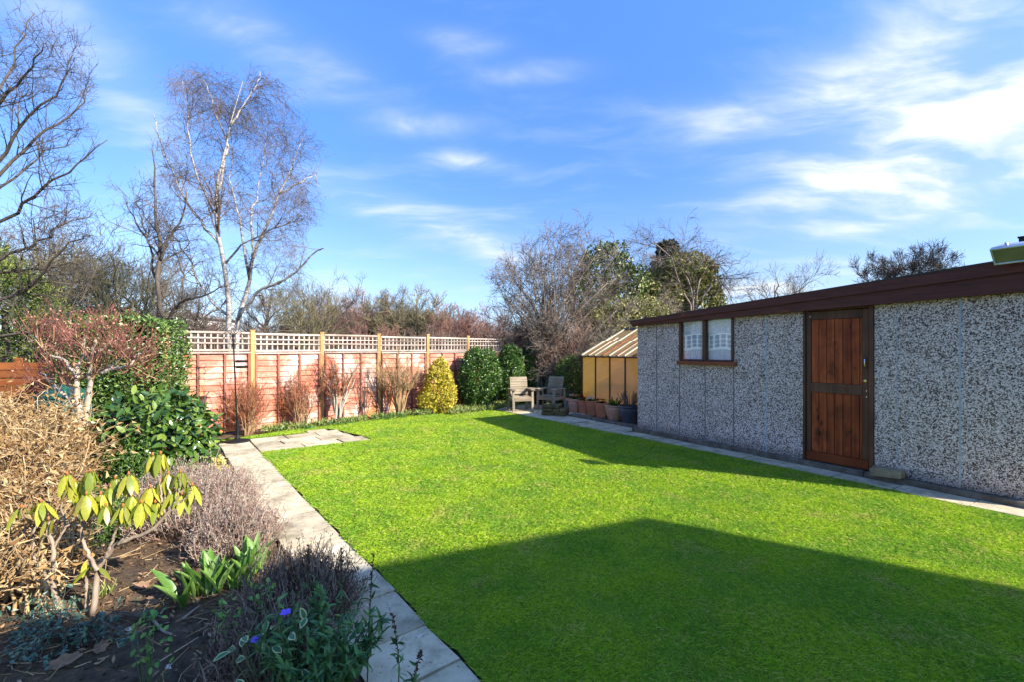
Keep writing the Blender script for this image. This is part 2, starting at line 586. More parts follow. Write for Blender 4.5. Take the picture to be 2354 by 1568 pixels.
def soil_z(x, y):
    p = np.stack([x, y, np.zeros_like(x)], -1)
    return -.005 + .018 * fbm(p, 3, 2.3) + .014 * fbm(p, 4, 9) + .011 * fbm(p, 5, 27)


def soil_patch(name, poly, step):
    poly = np.array(poly)
    x0, y0 = poly.min(0); x1, y1 = poly.max(0)
    nx, ny = int((x1 - x0) / step) + 2, int((y1 - y0) / step) + 2
    X, Y = np.meshgrid(np.linspace(x0, x1, nx), np.linspace(y0, y1, ny))
    Z = soil_z(X, Y)
    V = np.stack([X, Y, Z], -1).reshape(-1, 3)
    i = (np.arange(ny - 1)[:, None] * nx + np.arange(nx - 1)[None]).ravel()
    Q = np.stack([i, i + 1, i + nx + 1, i + nx], 1)
    c = V[Q].mean(1); m = in_poly(c[:, 0], c[:, 1], poly)
    return tag(mk(name, V, Q[m], soil.m, smooth=True), kind='structure')


soil_patch('flower_bed', [LP(3.2, -.43), LP(-5.6, -.43), (-5.6, 7.9), (-8.5, 8.2), (-9, 3), (-3, .8)], .035)
soil_patch('fence_border', [FP(-1.5, .5), FP(-1.5, -.1), FP(8, -.1), FP(8, .52), FP(5.5, .62), FP(3, .42)], .05)
soil_patch('greenhouse_border', [SP(-4.6, .2), SP(-4.6, 3.5), SP(0, 3.5), SP(0, .2)], .06)

# ---- slabs
slab_m = MatB('slab_mat', .85, .2)
v = slab_m.coord('World')
oi = slab_m.n('ObjectInfo')
c = slab_m.ramp(slab_m.noise(v, 5, 8, .7), [(.25, (.24, .20, .13)), (.5, (.52, .43, .275)), (.75, (.66, .56, .385))])
hs = slab_m.n('HueSaturation'); slab_m.l(c, hs.inputs['Color'])
mrn = slab_m.n('MapRange'); mrn.inputs['To Min'].default_value = .8; mrn.inputs['To Max'].default_value = 1.15
slab_m.l(oi.outputs['Random'], mrn.inputs['Value']); slab_m.l(mrn.outputs[0], hs.inputs['Value'])
c = slab_m.mix(slab_m.maprange(slab_m.noise(v, 2.2, 6, .75), .50, .68, 0, .72), hs.outputs[0], (.17, .14, .085))       # dirt
c = slab_m.mix(slab_m.maprange(slab_m.noise(v, 38, 4, .6), .63, .70, 0, .85), c, (.05, .04, .03))                        # dark specks
c = slab_m.mix(slab_m.maprange(slab_m.noise(v, 17, 3, .5), .68, .73, 0, .7), c, (.55, .53, .47))                        # lichen
slab_m.base(c); slab_m.bump(slab_m.noise(v, 30, 8, .7), .5, .008)
joint_m = plain('joint_mat', (.075, .075, .032), .95, scale=14, var=.5, bump=.6)


def slab(parent, O, ux, uy, a0, a1, b0, b1, z0, z1):
    """slab from a0..a1 along ux and b0..b1 along uy, slightly worn and uneven"""
    g = .007
    V, F = bevel_box(0, 1, 0, 1, 0, 1, .02)
    L1, L2 = a1 - a0 - 2 * g, b1 - b0 - 2 * g
    V = V * np.array([L1, L2, z1 - z0])
    V[:, :2] += rng.normal(0, .006, (len(V), 2))
    V[:, 2] += rng.normal(0, .0015, len(V))
    tilt = rng.normal(0, .006, 2)
    ctr = np.array([L1 / 2, L2 / 2, 0]); V -= ctr
    V[:, 2] += V[:, 0] * tilt[0] + V[:, 1] * tilt[1] + rng.normal(0, .003)
    R = np.array([[ux[0], uy[0], 0], [ux[1], uy[1], 0], [0, 0, 1]])
    p = O + np.array(ux) * (a0 + a1) / 2 + np.array(uy) * (b0 + b1) / 2
    return mk('slab', V @ R.T + np.array([p[0], p[1], z0]), F, slab_m.m, parent)


def strip(name, pts, z, m):
    pts = [Vector((p[0], p[1], z)) for p in pts]
    t = tessellate_polygon([pts])
    V = np.array(pts); F = []
    for a, b, c in t:
        n = np.cross(V[b] - V[a], V[c] - V[a])[2]
        F.append((a, b, c) if n > 0 else (a, c, b))
    return mk(name, V, np.array(F), m)


path = tag(strip('garden_path', [LP(3.3, .06), LP(-4.3, .06), LP(-4.3, 0), LP(-5.5, 0), LP(-5.5, -.44), LP(3.3, -.44)], -.012, joint_m), kind='structure')
ts = [-5.45, -4.85, -4.376, -3.75, -3.15, -2.6, -2.05, -1.40, -.66, .07, .44, .88, 1.24, 1.7, 2.15, 2.6, 3.2]
for a, b in zip(ts[:-1], ts[1:]):
    slab(path, PA, PD, PN, a, b, -.43, 0.0, -.03, .018)
patio = tag(strip('patio', [PT(.005, -.05), PT(1.68, -.05), PT(1.62, 1.55), PT(.005, 1.55)], -.010, joint_m), kind='structure')
rows = [(0, .42, [0, .62, 1.2, 1.63]), (.42, .86, [0, .4, .95, 1.5]), (.86, 1.28, [0, .55, 1.05, 1.45]), (1.28, 1.5, [.95, 1.32])]
for b0, b1, aa in rows:
    for a0, a1 in zip(aa[:-1], aa[1:]):
        slab(patio, patio0, PN, -PD, a0 + .01, a1, b0, b1, -.03, .020)
spath = tag(strip('side_path', [SP(6.5, -.34), SP(6.5, .03), SP(.06, .03), SP(.06, .3), SP(-2.25, .3), SP(-2.25, .95), SP(-4.45, .95), SP(-4.45, -.5), SP(-3.3, -.5), SP(0, -.36)], -.012, joint_m), kind='structure')
q = np.cumsum([0.02] + [.44, .62, .58, .6, .45, .62, .6, .6, .58, .62, .6])
for a, b in zip(q[:-1], q[1:]):
    slab(spath, SO, SU, SI, a, b, -.335, -.005, -.03, .022)
for r0, r1, q in ((-.42, -.05, np.arange(-2.2, .03, .445)), (-.05, .29, np.arange(-2.45, .03, .4))):
    for a, b in zip(q[:-1], q[1:]): slab(spath, SO, SU, SI, a, b, r0, r1, -.03, .022)
for r0, r1, off in ((-.49, -.02, 0), (-.02, .45, .2), (.45, .93, .05)):
    q = np.arange(-4.42 + off * .3, -2.1, .46)
    for a, b in zip(q[:-1], q[1:]): slab(spath, SO, SU, SI, a, b, r0, r1, -.03, .022)

# ---- lawn: turf sheet and its blades
lawn_poly = [LP(t_, .004 + .016 * math.sin(t_ * 9.1) * math.sin(t_ * 3.7 + 1) + rng.normal(0, .006)) for t_ in np.arange(5.5, -4.40, -.16)] + [LP(-4.40, .004), PT(1.66, -.04), PT(1.63, .43), PT(1.52, .9), PT(1.47, 1.3), PT(1.33, 1.495), PT(.94, 1.495), PT(.94, 1.29), PT(.0, 1.285), PT(-.5, 1.40),
             FP(-.6, .72), FP(.6, .48), FP(2, .42), FP(3.4, .45), FP(4.6, .6), FP(5.4, .85), FP(6.2, .8), FP(7.2, .6), FP(8.3, .5), SP(-5.6, 1.3), SP(-4.48, .95), SP(-4.48, -.53), SP(-3.3, -.54), SP(0, -.40), SP(.3, -.36), SP(7, -.36), (7.5, 1.0), (8.0, -2.0)]
turf_m = MatB('turf_mat', .95, .1); tv = turf_m.coord('World')
turf_m.base(turf_m.ramp(turf_m.noise(tv, 30, 5, .7), [(.28, (.06, .085, .012)), (.5, (.17, .25, .02)), (.8, (.28, .33, .04))]))
turf_m.bump(turf_m.noise(tv, 90, 5, .7), .8, .02)
tag(strip('lawn', lawn_poly, .016, turf_m.m), kind='structure')


def make_grass():
    poly = np.array(lawn_poly)
    zones = [((-1.3, 6.5), (.9, 3.4), 24000), ((-3.0, 6.5), (3.4, 5.0), 16000), ((-4.5, 4.5), (5.0, 7.2), 9500), ((-6, 4), (7.2, 10), 5500), ((-6, 3), (10, 15), 3500)]
    Cs, sc = [], []
    for (xa, xb), (ya, yb), dens in zones:
        n = int((xb - xa) * (yb - ya) * dens)
        x, y = rng.uniform(xa, xb, n), rng.uniform(ya, yb, n)
        # mown turf is patchy: thin it a little in places
        thin = fbm(np.stack([x, y, x * 0], -1), 12, 3.2) * .3 + fbm(np.stack([x, y, x * 0], -1), 13, 13) * .25
        m = in_poly(x, y, poly) & (np.abs(x) < 1.25 * y + .3) & (rng.uniform(-1.0, .55, n) < thin + .5)
        Cs.append(np.stack([x[m], y[m]], 1)); sc.append(np.full(m.sum(), (20000 / dens) ** .42))
    C = np.concatenate(Cs); S = np.concatenate(sc); n = len(C)
    lean = unit(np.stack([fbm(np.stack([C[:, 0], C[:, 1], C[:, 0] * 0], -1), 21, 6), fbm(np.stack([C[:, 0], C[:, 1], C[:, 0] * 0], -1), 22, 6)], 1) + rng.normal(0, 1.6, (n, 2)))
    big = 1 + .18 * fbm(np.stack([C[:, 0], C[:, 1], C[:, 0] * 0], -1), 23, 5)
    h = rng.uniform(.009, .022, n) * big * np.minimum(S, 1.3)
    l = rng.uniform(.7, 2.5, n) * h
    w = rng.uniform(.0015, .0027, n) * S
    a = rng.uniform(0, 2 * np.pi, n); sd = np.stack([np.cos(a), np.sin(a)], 1)
    b = np.concatenate([C, np.full((n, 1), .014)], 1)
    V = np.empty((n, 4, 3)); off = np.concatenate([sd * w[:, None] / 2, np.zeros((n, 1))], 1)
    V[:, 0] = b - off; V[:, 1] = b + off
    mid = b + np.concatenate([lean * (l * .35)[:, None], (h * .62)[:, None]], 1)
    V[:, 2] = mid + off * .7
    V[:, 3] = b + np.concatenate([lean * l[:, None], h[:, None]], 1)
    i = np.arange(n)[:, None] * 4
    F = np.concatenate([i + np.array([[0, 1, 2]]), i + np.array([[0, 2, 3]])])
    m = MatB('grass_mat', .55, .25); g = m.n('NewGeometry')
    r = g.outputs['Random Per Island']
    lush = m.ramp(r, [(0, (0.165, 0.287, 0.014)), (.3, (0.267, 0.430, 0.018)), (.62, (0.369, 0.547, 0.026)), (.86, (0.483, 0.612, 0.035)), (.95, (0.585, 0.547, 0.118)), (1, (0.636, 0.521, 0.200))])
    deep = m.ramp(r, [(0, (0.118, 0.244, 0.023)), (.5, (0.205, 0.388, 0.029)), (.9, (0.345, 0.532, 0.039)), (1, (0.659, 0.474, 0.197))])
    thatch = m.ramp(r, [(0, (0.212, 0.279, 0.029)), (.45, (0.394, 0.426, 0.058)), (.7, (0.574, 0.470, 0.146)), (1, (0.726, 0.559, 0.262))])
    wv = m.coord('World')
    c = m.mix(m.maprange(m.noise(wv, 1.6, 5, .6), .42, .62), lush, deep)
    c = m.mix(m.maprange(m.noise(wv, 2.3, 6, .7, .5), .52, .72, 0, .85), c, thatch)
    m.base(c); m.translucent(c, .38)
    return tag(mk('grass', V.reshape(-1, 3), F, m.m), 'short mown lawn grass, bright green with a few yellowish patches', 'grass', kind='stuff')


make_grass()

# ================================================================== HOUSE (behind the camera, its shadow lies on the lawn)
brick_wall_m = plain('house_wall_mat', (.42, .3, .22), .9, scale=6)
roof_m = plain('roof_tile_mat', (.16, .09, .06), .85, scale=9)
house = thing('house', 'brick house with pitched tiled roof whose shadow falls on the near lawn', 'house', (8.86, .21, 0), math.atan2(-.514, .858))
hw, hd, eav, ridge = 9.0, 8.0, 5.2, 5.2 + .471 * 4.0
V = np.array([[.25, -.25, 0], [hw, -.25, 0], [hw, -hd, 0], [.25, -hd, 0], [.25, -.25, eav], [hw, -.25, eav], [hw, -hd, eav], [.25, -hd, eav], [.25, -hd / 2, ridge - .35], [hw, -hd / 2, ridge - .35]], float)
mk('wall', V, [np.array([[0, 1, 5, 4], [1, 2, 6, 5], [2, 3, 7, 6], [3, 0, 4, 7]]), np.array([[4, 8, 7], [5, 6, 9]])], brick_wall_m, house)
for s in (0, 1):
    y0, y1 = (0.0, -hd / 2) if s == 0 else (-hd, -hd / 2)
    V = np.array([[0, y0, eav - .1], [hw + .3, y0, eav - .1], [hw + .3, y1, ridge - .1], [0, y1, ridge - .1], [0, y0, eav], [hw + .3, y0, eav], [hw + .3, y1, ridge], [0, y1, ridge]])
    mk('roof', V, [BOX_F], roof_m, house)
glass_dark = plain('dark_glass_mat', (.03, .035, .04), .08, spec=.6, bump=0)
for x in (1.6, 4.4):
    for z in (.9, 3.2):
        w_ = box('window', x, x + 1.6, -.27, -.2, z, z + 1.2, plain('white_frame_mat', (.75, .75, .74), .4), house)
        box('pane', x + .1, x + 1.5, -.2, -.185, z + .1, z + 1.1, glass_dark, w_)

# ================================================================== SHED
WY = .07                         # wall plane behind the plinth face


def sfun(px, y=WY):
    k = (px - CX) / FPX
    return (k * (SO[1] + SI[1] * y) - SO[0] - SI[0] * y) / (SU[0] - k * SU[1])


def wz(px, py, y=WY):
    s = sfun(px, y); return EYE + (HZ - py) / FPX * (SO[1] + SU[1] * s + SI[1] * y)


S_END = sfun(2385)
shed = thing('shed', 'pebbledash concrete shed with a sloping brown fascia, red-brown plank door and net-curtained window', 'shed', (SO[0], SO[1], 0), math.atan2(SU[1], SU[0]))
pd = MatB('pebbledash_mat', .75, .3)
wv = pd.coord('World')
wn = pd.n('TexNoise', Scale=30.0, Detail=2.0); pd.l(wv, wn.inputs['Vector'])
ad = pd.n('VectorMath', operation='MULTIPLY_ADD'); pd.l(wn.outputs['Color'], ad.inputs[0]); ad.inputs[1].default_value = (.035, .035, .035); pd.l(wv, ad.inputs[2])
vo = pd.n('TexVoronoi', Scale=98.0, Randomness=1.0); pd.l(ad.outputs[0], vo.inputs['Vector'])
cellv = pd.n('SeparateColor'); pd.l(vo.outputs['Color'], cellv.inputs[0])
cl = pd.noise(wv, 5, 5)
sel = pd.n('Math', operation='ADD'); pd.l(cellv.outputs[0], sel.inputs[0])
mrc = pd.n('MapRange'); mrc.inputs['From Min'].default_value = .3; mrc.inputs['From Max'].default_value = .7; mrc.inputs['To Min'].default_value = -.09; mrc.inputs['To Max'].default_value = .09
pd.l(cl, mrc.inputs['Value']); pd.l(mrc.outputs[0], sel.inputs[1])
stone = pd.ramp(sel.outputs[0], [(0, (.05, .027, .024)), (.20, (.12, .065, .05)), (.32, (.34, .23, .17)), (.42, (.70, .53, .44)), (.60, (.92, .74, .64)), (1, (.97, .85, .78))], 'CONSTANT')
ve = pd.n('TexVoronoi', Scale=98.0); ve.feature = 'DISTANCE_TO_EDGE'; pd.l(ad.outputs[0], ve.inputs['Vector'])
edge = pd.maprange(ve.outputs['Distance'], .0, .10)
mort = pd.mix(edge, (.30, .24, .19), stone)
pos = pd.n('SeparateXYZ'); pd.l(wv, pos.inputs[0])
base_dirt = pd.maprange(pos.outputs[2], .08, .26, .55, 0)
mort = pd.mix(base_dirt, mort, (.075, .06, .05))
pd.base(mort); pd.bump(edge, .5, .008)
concrete = MatB('plinth_mat', .9, .15); cv = concrete.coord('World')
concrete.base(concrete.ramp(concrete.noise(cv, 7, 8, .7), [(.3, (.07, .055, .04)), (.5, (.15, .12, .085)), (.7, (.24, .2, .15))]))
concrete.bump(concrete.noise(cv, 60, 6, .7), .8, .012)
joint_strip_m = plain('joint_strip_mat', (.42, .43, .44), .8, scale=20)
dark_joint_m = plain('dark_joint_mat', (.16, .155, .15), .8)
frame_brown = wood('frame_brown_mat', [(.085, .038, .022), (.13, .058, .032), (.17, .075, .04)], axis=2, grain=40, rough=.5, spec=.18, perobj=.12)
fascia_m = MatB('fascia_mat', .5, .18)
fv = fascia_m.coord('Object', (1, 8, 14))
fc = fascia_m.ramp(fascia_m.noise(fv, 3, 6, .6), [(.3, (.075, .024, .017)), (.6, (.115, .036, .024)), (.8, (.15, .045, .027))])
fc = fascia_m.mix(fascia_m.maprange(fascia_m.noise(fascia_m.coord('World'), 2.1, 3, .5), .62, .74, 0, .8), fc, (.34, .07, .022))
fc = fascia_m.mix(fascia_m.maprange(fascia_m.noise(fascia_m.coord('World', (1, 1, 6)), 3.5, 6, .7), .60, .70, 0, .8), fc, (.02, .012, .010))
fascia_m.base(fc); fascia_m.bump(fascia_m.noise(fv, 12, 5), .25, .004)
plank_m = wood('door_plank_mat', [(.18, .038, .014), (.38, .080, .024), (.52, .13, .034)], axis=2, grain=34, patch=3.2, rough=.55, spec=.15, perobj=.22, knots=(1.6, (.035, .012, .006)))
rail_m = wood('door_rail_mat', [(.15, .034, .012), (.24, .052, .016), (.3, .068, .02)], axis=0, grain=34, rough=.55, spec=.15, perobj=.1)
sill_m = wood('sill_mat', [(.20, .05, .02), (.30, .08, .027), (.36, .11, .032)], axis=0, grain=30, rough=.5, spec=.3, perobj=0)

# plinth in lengths, with a step up at the far end
PZ = .085
for a, b in ((-.03, 1.9), (1.905, 3.55), (3.555, S_END + .05)):
    box('plinth', a, b, 0, .30, -.06, PZ + rng.uniform(-.004, .004), concrete.m, shed, .012)


for a, b in ((-.03, .12), (S_END - .10, S_END + .05)):
    box('plinth', a, b, .304, 2.95, -.06, PZ - .003, concrete.m, shed, .012)
box('plinth', .124, S_END - .104, 2.80, 2.95, -.06, PZ - .003, concrete.m, shed, .012)


def top_at(s):  # underside of the roof above the wall
    s0, s1 = sfun(1455), sfun(2354)
    return 2.05 + (2.43 - 2.05) * (s - s0) / (s1 - s0)


pan_px = [1465.4, 1509.7, 1562.2, 1621, 1686.8, 1761.6, 1847]
sill_z = wz(1623, 831); win0, win1 = sfun(1561), sfun(1688)


def panel(s0, s1, z0, z1a, z1b):
    x0, x1, g = s0 + .004, s1 - .004, 0
    V, F = bevel_box(0, 1, 0, 1, 0, 1, .012)
    z1 = z1a + (z1b - z1a) * V[:, 0]
    V = np.stack([x0 + V[:, 0] * (x1 - x0), WY + V[:, 1] * .07, z0 + V[:, 2] * (z1 - z0)], 1)
    return mk('panel', V, F, pd.m, shed)


for i in range(6):
    s0, s1 = sfun(pan_px[i]), sfun(pan_px[i + 1])
    if i in (2, 3): panel(s0, s1, PZ, sill_z - .01, sill_z - .01)
    else: panel(s0, s1, PZ, top_at(s0) - .03, top_at(s1) - .03)
    if i: box('joint_strip', s0 - .008, s0 + .008, WY - .002, WY + .02, PZ, (sill_z - .015 if i == 3 else top_at(s0) - .06) if i not in (2, 4) else sill_z - .015, joint_strip_m if i == 5 else dark_joint_m, shed)
r_px = [2009, 2062, 2207, 2385]
for i in range(3):
    s0, s1 = sfun(r_px[i]), sfun(r_px[i + 1])
    panel(s0, s1, PZ, top_at(s0) - .03, top_at(s1) - .03)
    if i == 1: box('joint_strip', s0 - .004, s0 + .004, WY + .002, WY + .02, PZ, top_at(s0) - .06, joint_strip_m, shed)
    if i == 2:
        g = tube_geo([(smooth_path([(s0 + rng.normal(0, .0015), WY + .002, z) for z in np.linspace(PZ, top_at(s0) - .1, 9)], 24), .011, .011)], 5)
        g.obj('joint_strip', joint_strip_m, shed, True)
# side, back and inside closing walls
sd = 2.9
far_t, near_t = top_at(sfun(1465)), top_at(S_END)
s_far = sfun(1465.4)
for nm, x0, x1 in (('end_wall', s_far, s_far + .07), ('end_wall', S_END - .07, S_END)):
    zt = top_at(x0) - .035
    box(nm, x0, x1, WY + .073, sd, PZ - .02, zt, pd.m, shed)
box('rear_wall', s_far + .01, S_END - .01, sd - .07, sd - .002, PZ - .02, far_t - .06, pd.m, shed)
# roof sheet and the two fascia boards (tapering, proud of the wall)
felt_m = plain('roof_felt_mat', (.055, .06, .06), .9, scale=20, bump=.5)
xs0, xs1 = sfun(1450, -.05), S_END + .1


def slab_poly(x0, x1, y0, y1, zb0, zb1, zt0, zt1, b=.006):
    V, F = bevel_box(0, 1, 0, 1, 0, 1, .001)
    V = np.clip(V, 0, 1)
    zb = zb0 + (zb1 - zb0) * V[:, 0]; zt = zt0 + (zt1 - zt0) * V[:, 0]
    return np.stack([x0 + V[:, 0] * (x1 - x0), y0 + V[:, 1] * (y1 - y0), zb + V[:, 2] * (zt - zb)], 1), F


zt0, zt1 = wz(1450, 738, -.05), wz(2354, 591, -.05)
zt1 += (zt1 - zt0) / (sfun(2354, -.05) - xs0) * (xs1 - sfun(2354, -.05))
zb0, zb1 = wz(1452, 749, -.03), wz(2354, 668, -.03)
zb1 += (zb1 - zb0) / (sfun(2354, -.05) - xs0) * (xs1 - sfun(2354, -.05))
zm0, zm1 = zb0 + .42 * (zt0 - zb0) - .012, zt1 - .135
V, F = slab_poly(xs0, xs1, -.055, -.022, zm0, zm1, zt0, zt1); mk('fascia_board', V, F, fascia_m.m, shed)
V, F = slab_poly(xs0 + .012, xs1, -.028, WY - .004, zb0, zb1, zm0 + .01, zm1 + .01); mk('fascia_board', V, F, fascia_m.m, shed)
V, F = slab_poly(xs0 - .005, xs1 + .01, -.062, sd + .15, zt0 + .001, zt1 + .001, zt0 + .014, zt1 + .014); mk('roof', V, F, felt_m, shed)
V, F = slab_poly(xs0 + .03, xs1 - .02, WY + .1, sd, zt0 - .09, zt1 - .09, zt0 - .004, zt1 - .004); mk('roof_deck', V, F, frame_brown, shed)

# window: frame, two panes, net curtains, sill
win = thing('window', None, None); win.parent = shed
zt_w0, zt_w1 = wz(1562, 736) + .02, wz(1687, 724) + .05
mid0, mid1 = sfun(1616), sfun(1622)
for a, b in ((win0, win0 + .04), (mid0 - .008, mid1 + .006), (win1 - .045, win1)):
    box('frame', a, b, WY - .012, WY + .06, sill_z, zt_w0 + .02, frame_brown, win, .004)
box('frame', win0 + .04, win1 - .045, WY - .006, WY + .06, sill_z + .001, sill_z + .022, frame_brown, win)
box('sill', sfun(1556, .01), sfun(1690, .01), -.005, WY + .06, sill_z - .062, sill_z - .004, sill_m, win, .006)
glass = MatB('window_glass_mat', .03, .5)
nt = glass.nt; tr = glass.n('BsdfTransparent'); gl = glass.n('BsdfGlossy'); gl.inputs['Roughness'].default_value = .04
lw = glass.n('LayerWeight', Blend=.5); pw_ = glass.n('Math', operation='POWER'); glass.l(lw.outputs['Facing'], pw_.inputs[0]); pw_.inputs[1].default_value = 4.0
fr = glass.n('Math', operation='MULTIPLY_ADD'); glass.l(pw_.outputs[0], fr.inputs[0]); fr.inputs[1].default_value = .5; fr.inputs[2].default_value = .04
mxs = glass.n('MixShader'); glass.l(fr.outputs[0], mxs.inputs[0]); glass.l(tr.outputs[0], mxs.inputs[1]); glass.l(gl.outputs[0], mxs.inputs[2])
glass.l(mxs.outputs[0], nt.nodes['Material Output'].inputs[0])
lace = MatB('net_curtain_mat', .9, .1)
lv = lace.coord('Object')
ws = lace.n('SeparateXYZ'); lace.l(lv, ws.inputs[0])
big = lace.n('TexVoronoi', Scale=9.0); lace.l(lace.coord('Object', (1, .02, 1)), big.inputs['Vector'])
rng_w = lace.n('Math', operation='SINE'); mm = lace.n('Math', operation='MULTIPLY'); mm.inputs[1].default_value = 60.0
lace.l(big.outputs['Distance'], mm.inputs[0]); lace.l(mm.outputs[0], rng_w.inputs[0])
motif = lace.maprange(rng_w.outputs[0], .1, .9)
fine = lace.noise(lace.coord('Object', (1, .02, 1)), 60, 3)
lc = lace.mix(lace.maprange(fine, .4, .62), (.32, .31, .38), (.66, .65, .69))
lc = lace.mix(motif, lc, (.95, .93, .93))
# wavy ladder bands across the lower half
wob = lace.n('Math', operation='SINE'); wm = lace.n('Math', operation='MULTIPLY'); wm.inputs[1].default_value = 14.0; lace.l(ws.outputs[0], wm.inputs[0]); lace.l(wm.outputs[0], wob.inputs[0])
wob2 = lace.n('Math', operation='MULTIPLY_ADD'); lace.l(wob.outputs[0], wob2.inputs[0]); wob2.inputs[1].default_value = .012; lace.l(ws.outputs[2], wob2.inputs[2])
zz = wob2.outputs[0]
win_h = zt_w0 - sill_z
for zf, th in ((.62, .010), (.50, .013), (.385, .011), (.28, .022)):
    d_ = lace.n('Math', operation='SUBTRACT'); lace.l(zz, d_.inputs[0]); d_.inputs[1].default_value = sill_z + zf * win_h
    ab = lace.n('Math', operation='ABSOLUTE'); lace.l(d_.outputs[0], ab.inputs[0])
    lc = lace.mix(lace.maprange(ab.outputs[0], th * .7, th * 1.2, 1, 0), lc, (1.0, .95, .86))
vb = lace.n('Math', operation='MULTIPLY'); lace.l(ws.outputs[0], vb.inputs[0]); vb.inputs[1].default_value = 62.0
vs_ = lace.n('Math', operation='SINE'); lace.l(vb.outputs[0], vs_.inputs[0])
zone = lace.n('Math', operation='MULTIPLY'); lace.l(lace.maprange(zz, sill_z + .30 * win_h, sill_z + .31 * win_h), zone.inputs[0]); lace.l(lace.maprange(zz, sill_z + .60 * win_h, sill_z + .61 * win_h, 1, 0), zone.inputs[1])
bars = lace.n('Math', operation='MULTIPLY'); lace.l(lace.maprange(vs_.outputs[0], .72, .85), bars.inputs[0]); lace.l(zone.outputs[0], bars.inputs[1])
dkz = lace.n('Math', operation='MULTIPLY'); lace.l(lace.maprange(vs_.outputs[0], -.2, .5, .38, 0), dkz.inputs[0]); lace.l(zone.outputs[0], dkz.inputs[1])
lc = lace.mix(dkz.outputs[0], lc, (.12, .12, .18))
lc = lace.mix(bars.outputs[0], lc, (1.0, .96, .90))
low = lace.n('Math', operation='LESS_THAN'); lace.l(ws.outputs[2], low.inputs[0]); low.inputs[1].default_value = sill_z + .25 * win_h
lc = lace.mix(lace.maprange(ws.outputs[2], sill_z + .2 * win_h, sill_z + .28 * win_h, .35, 0), lc, (.85, .66, .60))
lace.base(lc)
for a, b in ((win0 + .04, mid0 - .008), (mid1 + .006, win1 - .045)):
    box('pane', a, b, WY + .02, WY + .024, sill_z + .02, zt_w0, glass.m, win)
    nx = 50
    x = np.linspace(a + .004, b - .004, nx); yy = WY + .06 + .009 * np.sin((x - a) * 46 + a * 9) + .004 * np.sin((x - a) * 113)
    V = np.concatenate([np.stack([x, yy, np.full(nx, sill_z + .005)], 1), np.stack([x, yy, np.full(nx, zt_w0 + .01)], 1)])
    i = np.arange(nx - 1)
    mk('net_curtain', V, np.stack([i, i + 1, i + 1 + nx, i + nx], 1), lace.m, win, True)

# door
door = thing('door', None, None); door.parent = shed
dl, dr = sfun(1847), sfun(2009)
fy = WY - .02
dtop = wz(1930, 712)
zd0 = PZ
box('frame', dl, dl + .03, fy, WY + .08, zd0, top_at(dl) + .0, frame_brown, door, .003)
box('frame', dr - .045, dr, fy, WY + .08, zd0, top_at(dr) + .0, frame_brown, door, .003)
box('frame', dl + .031, dr - .046, fy + .004, WY + .08, dtop + .008, top_at(dl) - .005, frame_brown, door, .003)
a0, a1 = dl + .036, dr - .052
zp = [wz(1930, 731), wz(1930, 884), wz(1930, 907), wz(1930, 1049), wz(1930, 1071)]
dy = WY + .004
box('rail', a0 + .051, a1 - .066, dy, dy + .03, zp[0], dtop, frame_brown, door, .003)
box('rail', a0 + .051, a1 - .066, dy, dy + .03, zp[2], zp[1], frame_brown, door, .003)
box('rail', a0, a1, dy - .012, dy + .03, PZ + .012, zp[3], rail_m, door, .003)
box('stile', a0, a0 + .05, dy, dy + .03, zp[3] + .001, dtop, frame_brown, door, .003)
box('stile', a1 - .065, a1, dy, dy + .03, zp[3] + .001, dtop, frame_brown, door, .003)
box('backing', a0 + .045, a1 - .05, dy + .036, dy + .05, PZ + .02, dtop + .02, frame_brown, door)  # added board, keeps light from showing through the gaps around the planks
pw = (a1 - .066 - a0 - .051) / 6.35
for zt, zb in ((zp[0], zp[1]), (zp[2], zp[3])):
    for j in range(7):
        x0 = a0 + .051 + j * pw; x1 = min(x0 + pw, a1 - .066)
        V, F = bevel_box(x0 + .0035, x1 - .002, dy + .012 + rng.uniform(0, .003), dy + .034, zb + .001, zt - .001, .004)
        ctr = np.array([(x0 + x1) / 2, dy, (zb + zt) / 2])
        o = mk('plank', V - ctr, F, plank_m, door); o.location = ctr
chrome = plain('chrome_mat', (.7, .7, .72), .2, 1.0, bump=0); brass = plain('brass_mat', (.75, .55, .2), .25, 1.0, bump=0)
hx = sfun(1990); hz0, hz1 = wz(1990, 846), wz(1990, 824)
tube_geo([(smooth_path([(hx, dy, hz0), (hx, dy - .03, hz0 + .02), (hx, dy - .035, (hz0 + hz1) / 2), (hx, dy - .03, hz1 - .02), (hx, dy, hz1)], 12), .007, .007)], 8).obj('handle', chrome, door, True)
V, F = lathe([(.0, -.004), (.016, -.004), (.016, .003), (.008, .006), (0, .006)], 16)
V = V[:, [0, 2, 1]]; V[:, 1] *= -1
o = mk('lock', V, [f[:, ::-1] for f in F], brass, door); o.location = (sfun(1989), dy - .002, wz(1989, 877))
for px, py in ((1848, 724), (1862, 727), (1992, 900), (1992, 914)):
    V, F = lathe([(.006, 0), (.006, .003), (0, .004)], 8); V = V[:, [0, 2, 1]]; V[:, 1] *= -1
    o = mk('screw', V, [f[:, ::-1] for f in F], chrome, door); o.location = (sfun(px), dy - .001 if px > 1850 else fy, wz(px, py))

# stone step block beside the door
stone_m = MatB('sandstone_mat', .9, .15); nv = stone_m.coord('World')
stone_m.base(stone_m.ramp(stone_m.noise(nv, 9, 7, .65), [(.3, (.19, .14, .075)), (.55, (.33, .25, .14)), (.75, (.44, .36, .23))])); stone_m.bump(stone_m.noise(nv, 40, 6, .7), .6, .01)


